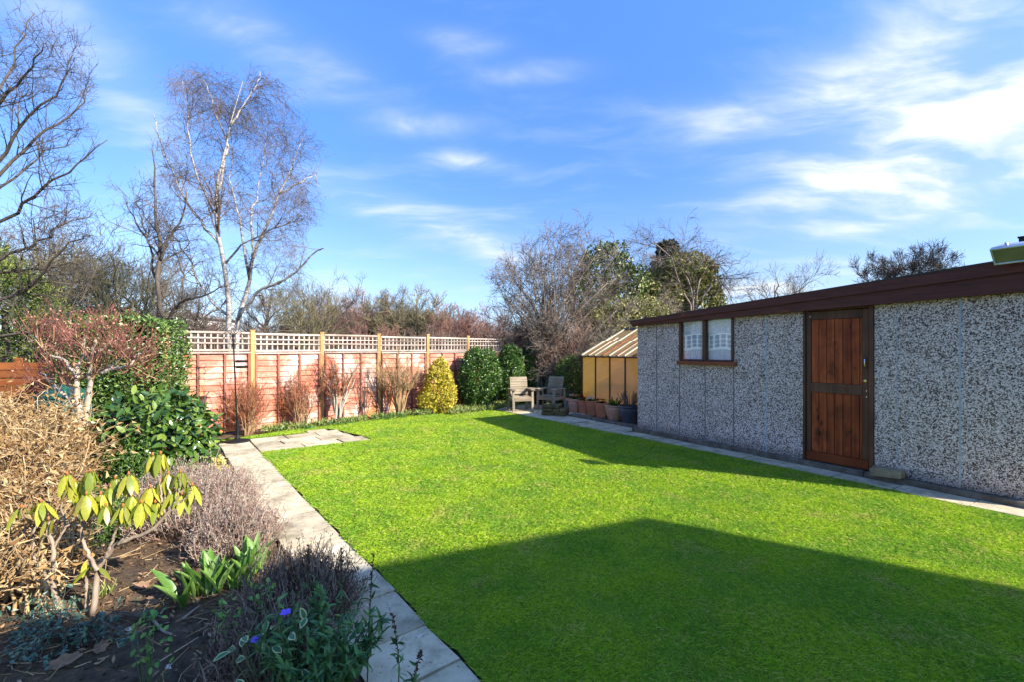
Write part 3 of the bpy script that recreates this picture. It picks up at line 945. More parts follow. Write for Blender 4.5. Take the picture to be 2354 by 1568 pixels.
def rough_block(name, sx, sy, sz, m, parent=None, jit=.008):
    V, F = bevel_box(-sx / 2, sx / 2, -sy / 2, sy / 2, 0, sz, min(sx, sy, sz) * .1)
    V = V + rng.normal(0, jit, V.shape); return mk(name, V, F, m, parent)


p = SP(sfun(2038, -.03), -.02)
o = rough_block('stone_block', .30, .11, .075, stone_m.m); o.location = (p[0], p[1], .062 + .03); o.rotation_euler = (0, 0, math.atan2(SU[1], SU[0]) + .04)
tag(o, 'pale sandstone block lying on the plinth to the right of the shed door', 'stone block')

# floodlight above the fascia and the dark post behind it
alu = plain('aluminium_mat', (.50, .53, .58), .4, .6, bump=.05); oldglass = plain('flood_glass_mat', (.15, .155, .085), .2, spec=.5, bump=0)
dark_m = plain('black_timber_mat', (.012, .012, .016), .7)
pl = at(2326, 581, 4.28)
fl = thing('floodlight', 'weathered metal floodlight with a greenish glass, fixed above the shed fascia', 'floodlight', tuple(pl), math.atan2(SU[1], SU[0]) - .12)
tilt = Matrix.Rotation(math.radians(-52), 3, 'X')
prof = [(-.125, -.085), (.125, -.085), (.125, .085), (-.125, .085)]
V = []
for (sc1, y) in ((1.0, -.02), (1.0, .012), (.72, .085)):
    for x, z in prof: V.append((x * sc1, y, z * sc1))
V = np.array(V); F = [np.array([[0, 1, 2, 3]])]
Q = []
for r_ in range(2):
    for k in range(4): Q.append([r_ * 4 + k, r_ * 4 + 4 + k, r_ * 4 + 4 + (k + 1) % 4, r_ * 4 + (k + 1) % 4])
Q.append([11, 10, 9, 8])
R3 = np.array(Matrix.Rotation(math.radians(38), 3, 'X'))
ring = [np.array([[4 * 0 + 0, 1, 2, 3]])]
mk('housing', V @ R3.T, [np.array(Q)], alu, fl)
Vf, Ff = bevel_box(-.112, .112, -.026, -.02, -.073, .073, .002); mk('glass_front', Vf @ R3.T, Ff, oldglass, fl)
for x0, x1, z0, z1 in ((-.128, .128, .073, .09), (-.128, .128, -.09, -.073), (-.128, -.112, -.073, .073), (.112, .128, -.073, .073)):
    Vf, Ff = bevel_box(x0, x1, -.034, -.02, z0, z1, .003); mk('bezel', Vf @ R3.T, Ff, alu, fl)
Vf, Ff = lathe([(.012, 0), (.012, .02), (.006, .024), (0, .024)], 10); mk('screw', Vf @ R3.T + np.array([-.03, -.02, .085]), Ff, chrome, fl)
tube_geo([([(0, .04, .0), (0, .10, -.03), (0, .16, -.06)], .012, .012)], 6).obj('bracket', alu, fl)
pp = at(2366, 600, 4.42)
pst = thing('timber_post', 'black timber post rising above the shed roof edge beside the floodlight', 'post', (pp[0], pp[1], 2.2), math.atan2(SU[1], SU[0]))
box('post_shaft', -.07, .07, 0, .1, 0, .44, dark_m, pst, .005)
box('cap', -.078, .078, -.008, .108, .44, .455, dark_m, pst, .003)

# ================================================================== FENCE WITH TRELLIS
fb = MatB('fence_board_mat', .8, .15)
bv = fb.coord('World')
red = fb.ramp(fb.noise(fb.coord('World', (1, 1, 9)), 4, 6, .6), [(.25, (0.346, 0.102, 0.065)), (.5, (0.538, 0.192, 0.124)), (.75, (0.666, 0.307, 0.215))])
pale = fb.ramp(fb.noise(fb.coord('World', (1, 1, 14)), 5, 6, .6), [(.3, (0.640, 0.392, 0.304)), (.6, (0.806, 0.595, 0.491)), (.8, (0.896, 0.738, 0.632))])
oc = fb.ramp(fb.noise(fb.coord('World', (1, 1, 10)), 5, 6, .6), [(.3, (0.435, 0.122, 0.046)), (.7, (0.640, 0.230, 0.091))])
c = fb.mix(fb.maprange(fb.noise(bv, 1.5, 5, .6, .4), .475, .62), red, pale)
sz = fb.n('SeparateXYZ'); fb.l(bv, sz.inputs[0])
ocf = fb.n('Math', operation='MULTIPLY'); fb.l(fb.maprange(fb.noise(fb.coord('World', (1, 1, .35)), 1.9, 3), .45, .58), ocf.inputs[0]); fb.l(fb.maprange(sz.outputs[2], .5, 1.25, 1, .1), ocf.inputs[1])
c = fb.mix(ocf.outputs[0], c, oc)
oi = fb.n('ObjectInfo'); hs = fb.n('HueSaturation'); fb.l(c, hs.inputs['Color'])
mr_ = fb.n('MapRange'); mr_.inputs['To Min'].default_value = .82; mr_.inputs['To Max'].default_value = 1.15; fb.l(oi.outputs['Random'], mr_.inputs['Value']); fb.l(mr_.outputs[0], hs.inputs['Value'])
kn = fb.n('TexVoronoi', Scale=7.0); fb.l(fb.coord('World', (1, 1, 2)), kn.inputs['Vector'])
c = fb.mix(fb.maprange(kn.outputs['Distance'], .03, .1, .6, 0), hs.outputs[0], (.16, .06, .04))
fb.base(c); fb.bump(fb.noise(fb.coord('World', (1, 1, 12)), 14, 5, .6), .3, .004)
post_m = wood('fence_post_mat', [(.36, .19, .065), (.50, .29, .11), (.58, .37, .16)], axis=2, grain=30, rough=.75, perobj=.15)
trel_m = wood('trellis_mat', [(0.319, 0.244, 0.185), (0.454, 0.370, 0.302), (0.554, 0.479, 0.412)], axis=0, grain=30, rough=.8, perobj=.15)
batten_m = wood('batten_mat', [(.20, .07, .045), (.30, .12, .08), (.38, .19, .14)], axis=2, grain=30, rough=.8, perobj=.15)

lap_shade_m = plain('lap_shade_mat', (.09, .03, .02), .9)  # dark backing colour stands in for the shade between the lapped boards
fence = thing('fence', 'long red-brown lap panel fence topped with pale square trellis along the back of the lawn', 'fence', (FO[0], FO[1], 0), math.atan2(FU[1], FU[0]))
PW = STEP - .085
board_meshes = []
for v_ in range(5):
    nx = 9; x = np.linspace(0, PW, nx)
    lo = rng.normal(0, .0035, nx) + .004 * np.sin(x * rng.uniform(3, 7) + rng.uniform(0, 6))
    H_ = .1005
    rows_ = []
    for (y, zf) in ((-.024, 0), (-.004, 1), (.004, 1), (-.010, 0)):
        rows_.append(np.stack([x, np.full(nx, y), (lo if zf == 0 else np.full(nx, H_))], 1))
    V = np.concatenate(rows_); i = np.arange(nx - 1); Q = []
    for r_ in range(4):
        a, b = r_ * nx, ((r_ + 1) % 4) * nx
        Q.append(np.stack([a + i, a + i + 1, b + i + 1, b + i], 1))
    E = np.array([[0, nx, 2 * nx, 3 * nx], [4 * nx - 1, 3 * nx - 1, 2 * nx - 1, nx - 1]])
    board_meshes.append(mesh('board', V, [np.concatenate(Q), E], fb.m))
lath_v = mesh('lath', *bevel_box(-.0125, .0125, -.009, .009, 0, .325, .002), trel_m)
lath_h = mesh('lath', *bevel_box(0, PW, -.010, .008, -.0125, .0125, .002), trel_m)
rail_t = mesh('rail', *bevel_box(0, PW, -.022, .022, -.018, .018, .003), trel_m)
batten_me = mesh('batten', *bevel_box(-.018, .018, -.012, .012, 0, 1.42, .003), batten_m)
post_me = mesh('post', *bevel_box(-.038, .038, -.038, .038, -.05, 1.89, .004), post_m)
cap_me = mesh('post_cap', *bevel_box(-.048, .048, -.048, .048, 0, .022, .004), post_m)
for k in range(-1, 7):
    o = link('post', post_me, fence, (k * STEP, 0, rng.uniform(-.008, .012)), (rng.normal(0, .004), rng.normal(0, .004), 0))
    link('post_cap', cap_me, o, (0, 0, 1.89))
    if k == 6: break
    x0 = k * STEP + .0425
    dz = rng.uniform(-.012, .012)
    pan = box('panel', x0, x0 + PW, .012, .024, .02, 1.44 + dz, lap_shade_m, fence)
    for j in range(13):
        link('board', board_meshes[int(rng.integers(5))], pan, (x0, 0.004 + rng.uniform(-.003, .003), .03 + j * .1085 + dz + rng.normal(0, .003)), (0, rng.normal(0, .0025), 0))
    for bx in (.02, PW * .335, PW * .665, PW - .02):
        link('batten', batten_me, pan, (x0 + bx, -.033, .02 + dz))
    box('panel_cap', x0, x0 + PW, -.045, .035, 1.445 + dz, 1.475 + dz, trel_m, pan, .004)
    tr_ = box('trellis', x0, x0 + PW, -.016, .016, 1.49 + dz, 1.525 + dz, trel_m, fence, .003)
    link('rail', rail_t, tr_, (x0, 0, 1.845 + dz))
    for zf in (1.64, 1.745): link('lath', lath_h, tr_, (x0, -.012, zf + dz + rng.normal(0, .003)), (0, rng.normal(0, .003), 0))
    for j in range(13):
        link('lath', lath_v, tr_, (x0 + .0135 + j * (PW - .027) / 12 + (rng.normal(0, .003) if 0 < j < 12 else 0), .008, 1.515 + dz), (0, rng.normal(0, .006), 0))

# old fences: dark boards behind the seats, orange boards at the far left
dk = wood('dark_board_mat', [(.016, .012, .010), (.028, .021, .017), (.045, .034, .028)], axis=2, grain=25, rough=.9, perobj=.3)
fa, fbp = np.array((.72, 14.15)), np.array((3.4, 12.75)); dv = fbp - fa; Ld = np.linalg.norm(dv)
df = thing('board_fence', 'dark weathered upright-board fence behind the garden seats', 'fence', (fa[0], fa[1], 0), math.atan2(dv[1], dv[0]))
bm_ = mesh('board', *bevel_box(.004, .141, -.01, .01, 0, 1.3, .003), dk)
for i in range(int(Ld / .145)): link('board', bm_, df, (i * .145, rng.uniform(-.004, .004), rng.uniform(-.01, .02)), (0, rng.normal(0, .004), 0))
for z in (.3, 1.1): box('rail', 0, Ld, .0145, .06, z - .04, z + .04, dk, df)
om = wood('orange_board_mat', [(0.168, 0.045, 0.014), (0.245, 0.077, 0.021), (0.294, 0.112, 0.035)], axis=0, grain=25, rough=.8, perobj=.2)
fa, fbp = np.array((-11.3, 7.6)), np.array((-6.2, 8.6)); dv = fbp - fa; Ld = np.linalg.norm(dv)
of = thing('board_fence', 'orange-brown horizontal-board fence glimpsed behind the red-twigged shrub at far left', 'fence', (fa[0], fa[1], 0), math.atan2(dv[1], dv[0]))
bm_ = mesh('board', *bevel_box(0, Ld, -.012, .012, .005, .135, .004), om)
for j in range(9): link('board', bm_, of, (0, rng.uniform(-.005, .005), .04 + j * .14), (0, rng.normal(0, .001), 0))
for x in np.arange(0, Ld + .1, 1.28): box('post', x - .04, x + .04, .013, .09, -.05, 1.38, om, of, .004)

# ================================================================== GREENHOUSE
GY = 1.10


def gfun(px, y=GY): return sfun(px, y)


gh = thing('greenhouse', 'small greenhouse with yellowed panes and a rust-streaked sloping roof beyond the shed', 'greenhouse', (SO[0], SO[1], 0), math.atan2(SU[1], SU[0]))
gx0 = gfun(1339); step_g = (gfun(1437.7) - gx0) / 3
ez = EYE - 20 / FPX * (SO[1] + SU[1] * gx0 + SI[1] * GY)
ry = GY + 1.5; rz_ = 2.03
bar_m = plain('greenhouse_bar_mat', (.045, .04, .035), .5, .3, bump=0)
pane_m = MatB('yellow_pane_mat', .22, .45)
pv = pane_m.coord('World')
ob = pane_m.n('ObjectInfo')
pc = pane_m.ramp(ob.outputs['Random'], [(0, (.98, .78, .42)), (.5, (.98, .75, .46)), (1, (.99, .82, .32))])
pc = pane_m.mix(pane_m.maprange(pane_m.noise(pane_m.coord('World', (1, 1, .45)), 3.2, 4, .6), .45, .72, 0, .55), pc, (.95, .72, .14))
pc = pane_m.mix(pane_m.maprange(pane_m.noise(pane_m.coord('World', (4, 4, .6)), 7, 5, .7), .62, .72, 0, .5), pc, (.95, .82, .58))
pane_m.base(pc); pane_m.translucent(pc, .6)
_out = pane_m.nt.nodes['Material Output']; _sh = _out.inputs[0].links[0].from_socket
_tr = pane_m.n('BsdfTransparent'); pane_m.l(pc, _tr.inputs[0]); _mx = pane_m.n('MixShader'); _mx.inputs[0].default_value = .30
pane_m.l(_sh, _mx.inputs[1]); pane_m.l(_tr.outputs[0], _mx.inputs[2]); pane_m.l(_mx.outputs[0], _out.inputs[0])
roofp_m = MatB('greenhouse_roof_mat', .4, .4)
rv = roofp_m.coord('Object', (10, 1.2, 1.2))
rc = roofp_m.ramp(roofp_m.noise(rv, 1.6, 5, .6), [(.36, (.30, .24, .13)), (.5, (.52, .42, .23)), (.62, (.60, .38, .14)), (.72, (.40, .17, .06))])
roofp_m.base(rc); roofp_m.translucent(rc, .45)
_out = roofp_m.nt.nodes['Material Output']; _sh = _out.inputs[0].links[0].from_socket
_tr = roofp_m.n('BsdfTransparent'); _tr.inputs[0].default_value = (.95, .85, .6, 1); _mx = roofp_m.n('MixShader'); _mx.inputs[0].default_value = .4
roofp_m.l(_sh, _mx.inputs[1]); roofp_m.l(_tr.outputs[0], _mx.inputs[2]); roofp_m.l(_mx.outputs[0], _out.inputs[0])
cream_m = wood('white_bar_mat', [(.36, .30, .20), (.52, .46, .34), (.62, .56, .44)], axis=1, grain=20, perobj=.15)
rust_m = plain('rust_mat', (.30, .10, .035), .85, scale=14, var=.6)
ngl = 7
for j in range(ngl + 1):
    x = gx0 + j * step_g
    box('glazing_bar', x - .016, x + .016, GY - .018, GY + .012, .1, ez, bar_m, gh)
for j in range(ngl):
    x = gx0 + j * step_g
    V, F = bevel_box(x + .016, x + step_g - .016, GY - .003, GY + .003, .1, ez - .004, .001); ctr = V.mean(0)
    o = mk('pane', V - ctr, F, pane_m.m, gh); o.location = ctr
sl = math.atan2(rz_ - ez, ry - GY); Lr = math.hypot(rz_ - ez, ry - GY)
box('gutter', gx0 - .05, gx0 + ngl * step_g, GY - .07, GY - .005, ez, ez + .03, bar_m, gh, .006)
for side in (0, 1):
    rp = bpy.data.objects.new('roof', None); COL.objects.link(rp); rp.parent = gh
    rp.location = (gx0, GY - .02, ez + .03) if side == 0 else (gx0 + ngl * step_g, 2 * ry - GY + .02, ez + .03)
    rp.rotation_euler = (sl, 0, 0) if side == 0 else (sl, 0, math.pi)
    for j in range(ngl):
        V, F = bevel_box(j * step_g + .012, (j + 1) * step_g - .012, 0, Lr, 0, .006, .001); ctr = V.mean(0)
        o = mk('roof_pane', V - ctr, F, roofp_m.m, rp); o.location = ctr
    for j in range(ngl + 1):
        w = .016 if j else .03
        box('roof_bar', j * step_g - w, j * step_g + w, -.005, Lr, .007, .032, cream_m, rp, .003)
        if j < ngl and side == 0:
            xm = (j + .52) * step_g
            box('roof_batten', xm - .03, xm + .03, -.002, Lr * rng.uniform(.62, .85), .0075, .024, rust_m if j % 2 else cream_m, rp, .003)
            V, F = bevel_box(xm - .018, xm + .018, 0, Lr * .6, .0245, .03, .001)
            if j % 2 == 0: mk('rust_strip', V, F, rust_m, rp)
ridge_m = plain('ridge_mat', (.11, .13, .13), .5, .3)
box('ridge', gx0 - .02, gx0 + ngl * step_g, ry - .05, ry + .05, rz_ + .03, rz_ + .075, ridge_m, gh, .012)
# gable end, back wall, shelf, base
V = np.array([[gx0, GY + .02, .1], [gx0, 2 * ry - GY, .1], [gx0, 2 * ry - GY, ez], [gx0, ry, rz_], [gx0, GY + .02, ez]], float)
V2 = V + np.array([.006, 0, 0])
mk('gable_pane', np.concatenate([V, V2]), [np.array([[4, 3, 2, 1, 0], [5, 6, 7, 8, 9]]), np.array([[i, (i + 1) % 5, 5 + (i + 1) % 5, 5 + i] for i in range(5)])], pane_m.m, gh)
box('rear_pane', gx0, gx0 + ngl * step_g, 2 * ry - GY, 2 * ry - GY + .006, .1, ez, pane_m.m, gh)
box('base', gx0 - .03, gx0 + ngl * step_g, GY - .04, GY + .05, -.05, .098, concrete.m, gh, .01)
box('shelf', gx0 + step_g * 1.15, gx0 + ngl * step_g, GY + .03, GY + .35, .70, .725, cream_m, gh)
box('floor', gx0, gx0 + ngl * step_g, GY + .05, 2 * ry - GY, -.02, .04, concrete.m, gh)

# kerb of the pot bed
kb = thing('kerb', 'low mossy concrete kerb under the row of plant pots', 'kerb', (SO[0], SO[1], 0), math.atan2(SU[1], SU[0]))
q = [-2.15, -1.45, -.75, -.04]
for a, b in zip(q[:-1], q[1:]): box('kerb_stone', a + .004, b - .004, .33, .50, -.05, .06 + rng.uniform(-.006, .006), concrete.m, kb, .015)

# ================================================================== SEATS, TABLE, STONES, POTS
seat_m = wood('weathered_wood_mat', [(0.187, 0.141, 0.088), (0.306, 0.241, 0.160), (0.408, 0.340, 0.240)], axis=0, grain=30, rough=.85, perobj=.2)
seat_m2 = wood('weathered_leg_mat', [(0.187, 0.149, 0.096), (0.306, 0.249, 0.176), (0.391, 0.332, 0.248)], axis=2, grain=30, rough=.85, perobj=.2)


def armchair(label, x, y, rz):
    t = thing('garden_armchair', label, 'garden chair', (x, y, .022), rz, 'wooden garden seats')
    t.scale = (.82, .82, .85)
    w, d = .29, .27
    for s in (-1, 1):
        x0, x1 = (s * w - .035, s * w + .035)
        V, F = bevel_box(x0, x1, -.03, .03, 0, .60, .004); V[:, 1] += -d + (.0 + V[:, 2] * .06); mk('leg', V, F, seat_m2, t)
        V, F = bevel_box(x0, x1, -.03, .03, 0, .60, .004); V[:, 1] += d + .12 - V[:, 2] * .22; mk('leg', V, F, seat_m2, t)
        box('arm', s * w - .06, s * w + .06, -d - .06, d + .06, .602, .632, seat_m, t, .005)
        box('side_rail', s * w - .02, s * w + .02, -d + .05, d + .02, .30, .39, seat_m2, t, .003)
        V, F = bevel_box(s * (w - .058) - .02, s * (w - .058) + .02, 0, .045, .34, .93, .004); V[:, 1] += .16 + (V[:, 2] - .34) * .27; mk('back_stile', V, F, seat_m2, t)
    box('front_rail', -w + .036, w - .036, -d - .02, -d + .012, .30, .40, seat_m, t, .003)
    for j in range(5): box('slat', -w + .037, w - .037, -d + .014 + j * .098, -d + .104 + j * .098, .402 + rng.uniform(-.002, .002), .424, seat_m, t, .004)
    for j in range(7):
        z = .46 + j * .072; yb = .155 + (z - .34) * .27
        V, F = bevel_box(-w + .02, w - .02, -.022, .0, 0, .066, .004); V[:, 1] += yb + V[:, 2] * .27; V[:, 2] += z
        if j == 6: V[:, 1] += np.where(V[:, 2] > z + .03, .012, 0)
        ctr = V.mean(0); o = mk('slat', V - ctr, F, seat_m, t); o.location = ctr
    return t


armchair('weathered wooden garden armchair facing the lawn, with its slatted back to the clipped laurel', .215, 11.2, math.radians(14))
armchair('weathered wooden garden armchair on the right, turned sideways beside the yellow greenhouse', .965, 11.4, math.radians(-40))
tb = thing('corner_table', 'small wooden slatted table joining the two garden armchairs', 'table', (.60, 11.5, .022), math.radians(-12))
tb.scale = (.80, .80, .85)
for j in range(4): box('slat', -.26, .26, -.2 + j * .1, -.108 + j * .1, .6, .622, seat_m, tb, .004)
for y_ in (-.15, .15): box('bearer', -.22, .22, y_ - .02, y_ + .02, .55, .599, seat_m, tb)
for x_, y_ in ((-.2, .17), (.2, .17)): box('leg', x_ - .025, x_ + .025, y_ - .02, y_ + .02, 0, .549, seat_m2, tb)

moss_stone = MatB('mossy_stone_mat', .95, .1); nv = moss_stone.coord('World')
moss_stone.base(moss_stone.ramp(moss_stone.noise(nv, 9, 7, .65), [(.3, (.06, .05, .02)), (.55, (.15, .11, .05)), (.75, (.27, .19, .10))])); moss_stone.bump(moss_stone.noise(nv, 40, 6, .7), .7, .012)
sp_ = SP(-2.42, .13)
st = thing('stone_stack', 'low stack of mossy sandstone blocks in front of the right-hand garden seat', 'stone stack', (sp_[0], sp_[1], .022), math.atan2(SU[1], SU[0]) + .55)
for lay, cuts in enumerate(([-.29, .02, .28], [-.28, -.02, .15, .29], [-.26, -.08, .13])):
    for a, b in zip(cuts[:-1], cuts[1:]):
        for row_y in (-.08, .08):
            V, F = bevel_box(a + .004, b - .004, row_y - .075, row_y + .075, lay * .085, lay * .085 + .08, .012)
            V += rng.normal(0, .006, V.shape); mk('stone', V, F, moss_stone.m, st)

terra = plain('terracotta_mat', (.54, .185, .09), .75, scale=7, var=.25)
terra2 = plain('brown_terracotta_mat', (.50, .26, .16), .8, scale=7, var=.25)
slate_pot = plain('dark_glaze_mat', (.075, .078, .09), .45, scale=4, var=.5)
grey_pot = plain('grey_pot_mat', (.14, .14, .125), .8, scale=6, var=.35)
compost = plain('compost_mat', (.03, .02, .013), .95, scale=40, var=.5, bump=.6)
prim_leaf = leafmat('primrose_leaf_mat', [(.04, .10, .015), (.08, .18, .025), (.12, .24, .04)])
FLW = {n: leafmat(n + '_petal_mat', cs, .6, .2, .2) for n, cs in dict(yellow=[(.75, .45, .01), (.85, .6, .02)], white=[(.75, .74, .66), (.85, .84, .8)], red=[(.32, .01, .015), (.5, .02, .02)], maroon=[(.16, .02, .03), (.3, .05, .07)], orange=[(.8, .3, .02), (.85, .4, .03)]).items()}


def flower_plant(label, x, y, z, cols, strap=False, R=.13, fl_n=7):
    t = thing('primrose' if not strap else 'bedding_plant', label, 'flowering plant', (x, y, z))
    n = 26; a = rng.uniform(0, 6.28, n); el = rng.uniform(.15, .8, n)
    D = np.stack([np.cos(a) * np.cos(el), np.sin(a) * np.cos(el), np.sin(el)], 1)
    V, F = leaf_geo(D * .02, D, np.tile([0, 0, 1.0], (n, 1)) + rand_unit(n) * .3, rng.uniform(.7, 1.1, n) * R, .05, .2, .3, True); mk('foliage', V, F, prim_leaf, t)
    if strap:
        n = 14; a = rng.uniform(0, 6.28, n); el = rng.uniform(.8, 1.35, n)
        D = np.stack([np.cos(a) * np.cos(el), np.sin(a) * np.cos(el), np.sin(el)], 1); C = np.stack([np.cos(a), np.sin(a), a * 0], 1) * .06
        V, F = leaf_geo(C, D, rand_unit(n), rng.uniform(.14, .22, n), .035, .2, .1, True); mk('strap_leaves', V, F, prim_leaf, t)
    for i in range(fl_n):
        col = cols[i % len(cols)]
        r_ = R * .75 * math.sqrt(rng.uniform()); aa = rng.uniform(0, 6.28)
        side = -.25 * R if len(cols) > 1 and i % len(cols) == 0 else (.25 * R if len(cols) > 1 else 0)
        c = np.array([r_ * math.cos(aa) + side * 1.5, r_ * math.sin(aa) * .8 - .02, .045 + .06 * (1 - r_ / R) + rng.uniform(0, .02)])
        k = 12; a = np.arange(k) * 2 * np.pi * 2 / k + rng.uniform(0, 1); lift = np.where(np.arange(k) % 2, .3, .95)
        D = np.stack([np.cos(a), np.sin(a) - .25, lift], 1)
        V, F = leaf_geo(np.tile(c, (k, 1)), D, np.tile([0, -.3, 1.0], (k, 1)), .042, .036, .1, .15); mk('flower', V, F, FLW[col], t)


def round_pot(label, x, y, z, r, h, m, group='plant pots in front of the greenhouse', bowl=False):
    t = thing('plant_pot', label, 'plant pot', (x, y, z), 0, group)
    if bowl: prof = [(r * .62, 0), (r * .64, h * .06), (r * .80, h * .35), (r * .93, h * .7), (r * .97, h * .86), (r * .9, h * .87)]
    else: prof = [(r * .66, 0), (r * .7, h * .1), (r * .86, h * .62), (r * .9, h * .8), (r * .84, h * .81)]
    V, F = lathe(prof, 26); mk('body', V, F, m, t, True)
    V, F = lathe([(r * .93, h * .82), (r, h * .85), (r, h), (r * .9, h), (r * .87, h * .8)] if not bowl else [(r * .98, h * .9), (r * 1.02, h * .93), (r * 1.0, h), (r * .9, h), (r * .87, h * .8)], 26, False); mk('rim', V, F, m, t)
    V, F = lathe([(r * .88, h * .9), (0, h * .93)], 20, False); mk('compost', V, F, compost, t)
    return t


def square_pot(label, x, y, z, w, h, m, rz):
    t = thing('plant_pot', label, 'plant pot', (x, y, z), rz, 'plant pots in front of the greenhouse')
    V = boxv(-.5, .5, -.5, .5, 0, 1); V[:, :2] *= (.74 + .26 * V[:, 2:3]) * w; V[:, 2] *= h * .9; mk('body', V, [BOX_F], m, t)
    for a in range(4):   # raised panel border on each side
        Rm = np.array(Matrix.Rotation(a * math.pi / 2, 3, 'Z'))
        for xa, xb, za, zb in ((-.42, -.33, .05, .8), (.33, .42, .05, .8), (-.33, .33, .72, .8)):
            V = boxv(xa, xb, -.515, -.49, za, zb); s = (.74 + .26 * V[:, 2:3]); V[:, :2] *= s * w; V[:, 2] *= h; mk('moulding', V @ Rm.T, [BOX_F], m, t)
    g = Geo()
    for x0, x1, y0, y1 in ((-.54, .54, -.54, -.46), (-.54, .54, .46, .54), (-.54, -.46, -.46, .46), (.46, .54, -.46, .46)):
        g.add(boxv(x0 * w, x1 * w, y0 * w, y1 * w, h * .9, h), BOX_F)
    g.obj('rim', m, t)
    mk('compost', np.array([[-.46 * w, -.46 * w, h * .93], [.46 * w, -.46 * w, h * .93], [.46 * w, .46 * w, h * .93], [-.46 * w, .46 * w, h * .93]]), np.array([[0, 1, 2, 3]]), compost, t)
    return t


def pot_xy(px, py): return G(px, py)


rzp = math.atan2(SU[1], SU[0])
zp0 = .01
x, y = pot_xy(1306, 950.5); round_pot('small grey plastic pot at the far end of the pot row behind the stones', x, y, zp0, .10, .30, grey_pot)
n = 26; a = rng.uniform(0, 6.28, n); el = rng.uniform(.7, 1.4, n); D = np.stack([np.cos(a) * np.cos(el), np.sin(a) * np.cos(el), np.sin(el)], 1)
P_, R_ = grow(np.stack([np.zeros((8, 3)), D[:8] * .2, D[:8] * .4], 1), np.full((8, 3), .004), 6, .2, 1, 35, .2, 4, .15, 0, .7)
V, F = tubes(np.concatenate([P_]), R_, 3)
twig_grey = bark('grey_twig_mat', (.09, .075, .06), (.22, .19, .15), 30)
o = mk('dry_potted_plant', V + np.array([x, y, .29]), F, twig_grey); tag(o, 'bare twiggy plant in the small grey pot behind the stones', 'plant')
specs = [(1319, 950.5, 'round', .19, .34, terra2, 'round tan terracotta pot with white and orange primroses, next to the stones', ['white', 'orange'], 'white and orange primroses in the round pot nearest the stones'),
         (1340, 953, 'sq', .215, .32, terra, 'narrow square terracotta pot holding red primroses', ['red'], 'red primroses in a narrow square terracotta pot'),
         (1360, 957, 'sq', .245, .34, terra, 'square terracotta pot holding white primroses', ['white'], 'white primroses in a square terracotta pot'),
         (1382, 962, 'sq', .245, .33, terra, 'square terracotta pot holding maroon and yellow primroses', ['maroon', 'yellow'], 'maroon and yellow primroses in the square pot second from the big bowl'),
         (1413, 968, 'bowl', .215, .33, terra2, 'wide round terracotta pot with yellow flowers and dark strap leaves', ['yellow'], 'yellow flowers with upright dark leaves in the wide terracotta pot')]
for px, py, kind, w, h, m, lab, cols, lab2 in specs:
    x, y = pot_xy(px, py)
    if kind == 'sq': square_pot(lab, x, y, zp0, w, h, m, -.14 + rng.uniform(-.06, .06))
    else: round_pot(lab, x, y, zp0, w if kind == 'bowl' else w, h, m, bowl=kind == 'bowl')
    flower_plant(lab2, x, y, zp0 + h * .93, cols, kind == 'bowl', .15 if kind != 'sq' else .12, 10 if len(cols) > 1 else 8)
x, y = pot_xy(1447, 976); round_pot('large dark glazed pot beside the shed corner with dry lavender stalks', x, y, zp0, .22, .37, slate_pot, bowl=True)
n = 60; a = rng.uniform(0, 6.28, n); el = rng.uniform(.9, 1.5, n); D = np.stack([np.cos(a) * np.cos(el), np.sin(a) * np.cos(el), np.sin(el)], 1)
C = np.stack([np.cos(a), np.sin(a), a * 0], 1) * .09
Pq = np.stack([C, C + D * .1, C + D * .2 + rng.normal(0, .01, (n, 3)), C + D * rng.uniform(.2, .34, (n, 1))], 1)
V, F = tubes(Pq, np.full((n, 4), .0045), 3)
tag(mk('dry_potted_plant', V + np.array([x, y, .35]), F, twig_grey), 'dry upright stalks in the large dark pot by the shed corner', 'plant')

# ================================================================== BIRD FEEDER POLE
iron = plain('black_iron_mat', (.016, .015, .015), .55, .4, bump=.1)
bx, by = G(546, 1019)
bf = thing('bird_feeder_pole', 'tall black metal bird feeder pole with hooks and two small trays on the patio', 'bird feeder', (bx, by, .02))
V, F = lathe([(.19, 0), (.19, .012), (.13, .028), (.05, .045), (.028, .07), (.024, .12), (0, .12)], 24); mk('base', V, F, iron, bf, True)
top = np.array([-.075, 0, 1.78])
mk('pole', *tubes(np.array([[(0, 0, .05), tuple(top * .55 + np.array([.004, 0, 0])), tuple(top)]]), np.full((1, 3), .0125), 8, True), iron, bf, True)
box('foot_sleeve', -.022, .022, -.022, .022, .1, .34, iron, bf, .008)
for a in (0, 1.57, 3.14, 4.71):
    c, s = math.cos(a + .3), math.sin(a + .3)
    pts = [top + np.array(q) for q in ((0, 0, -.10), (c * .02, s * .02, -.02), (c * .08, s * .08, .035), (c * .14, s * .14, .0), (c * .15, s * .15, -.05), (c * .13, s * .13, -.07), (c * .12, s * .12, -.045))]
    tube_geo([(smooth_path(pts, 22), .005, .0045)], 5).obj('hook', iron, bf, True)
for a in (.8, 2.4, 3.9, 5.5):
    c, s = math.cos(a), math.sin(a); b0 = top * np.array([.92, .92, 1]) + np.array([0, 0, -.2])
    pts = [b0, b0 + np.array([c * .06, s * .06, .03]), b0 + np.array([c * .1, s * .1, -.01]), b0 + np.array([c * .09, s * .09, -.04])]
    tube_geo([(smooth_path(pts, 14), .004, .0035)], 5).obj('hook', iron, bf, True)
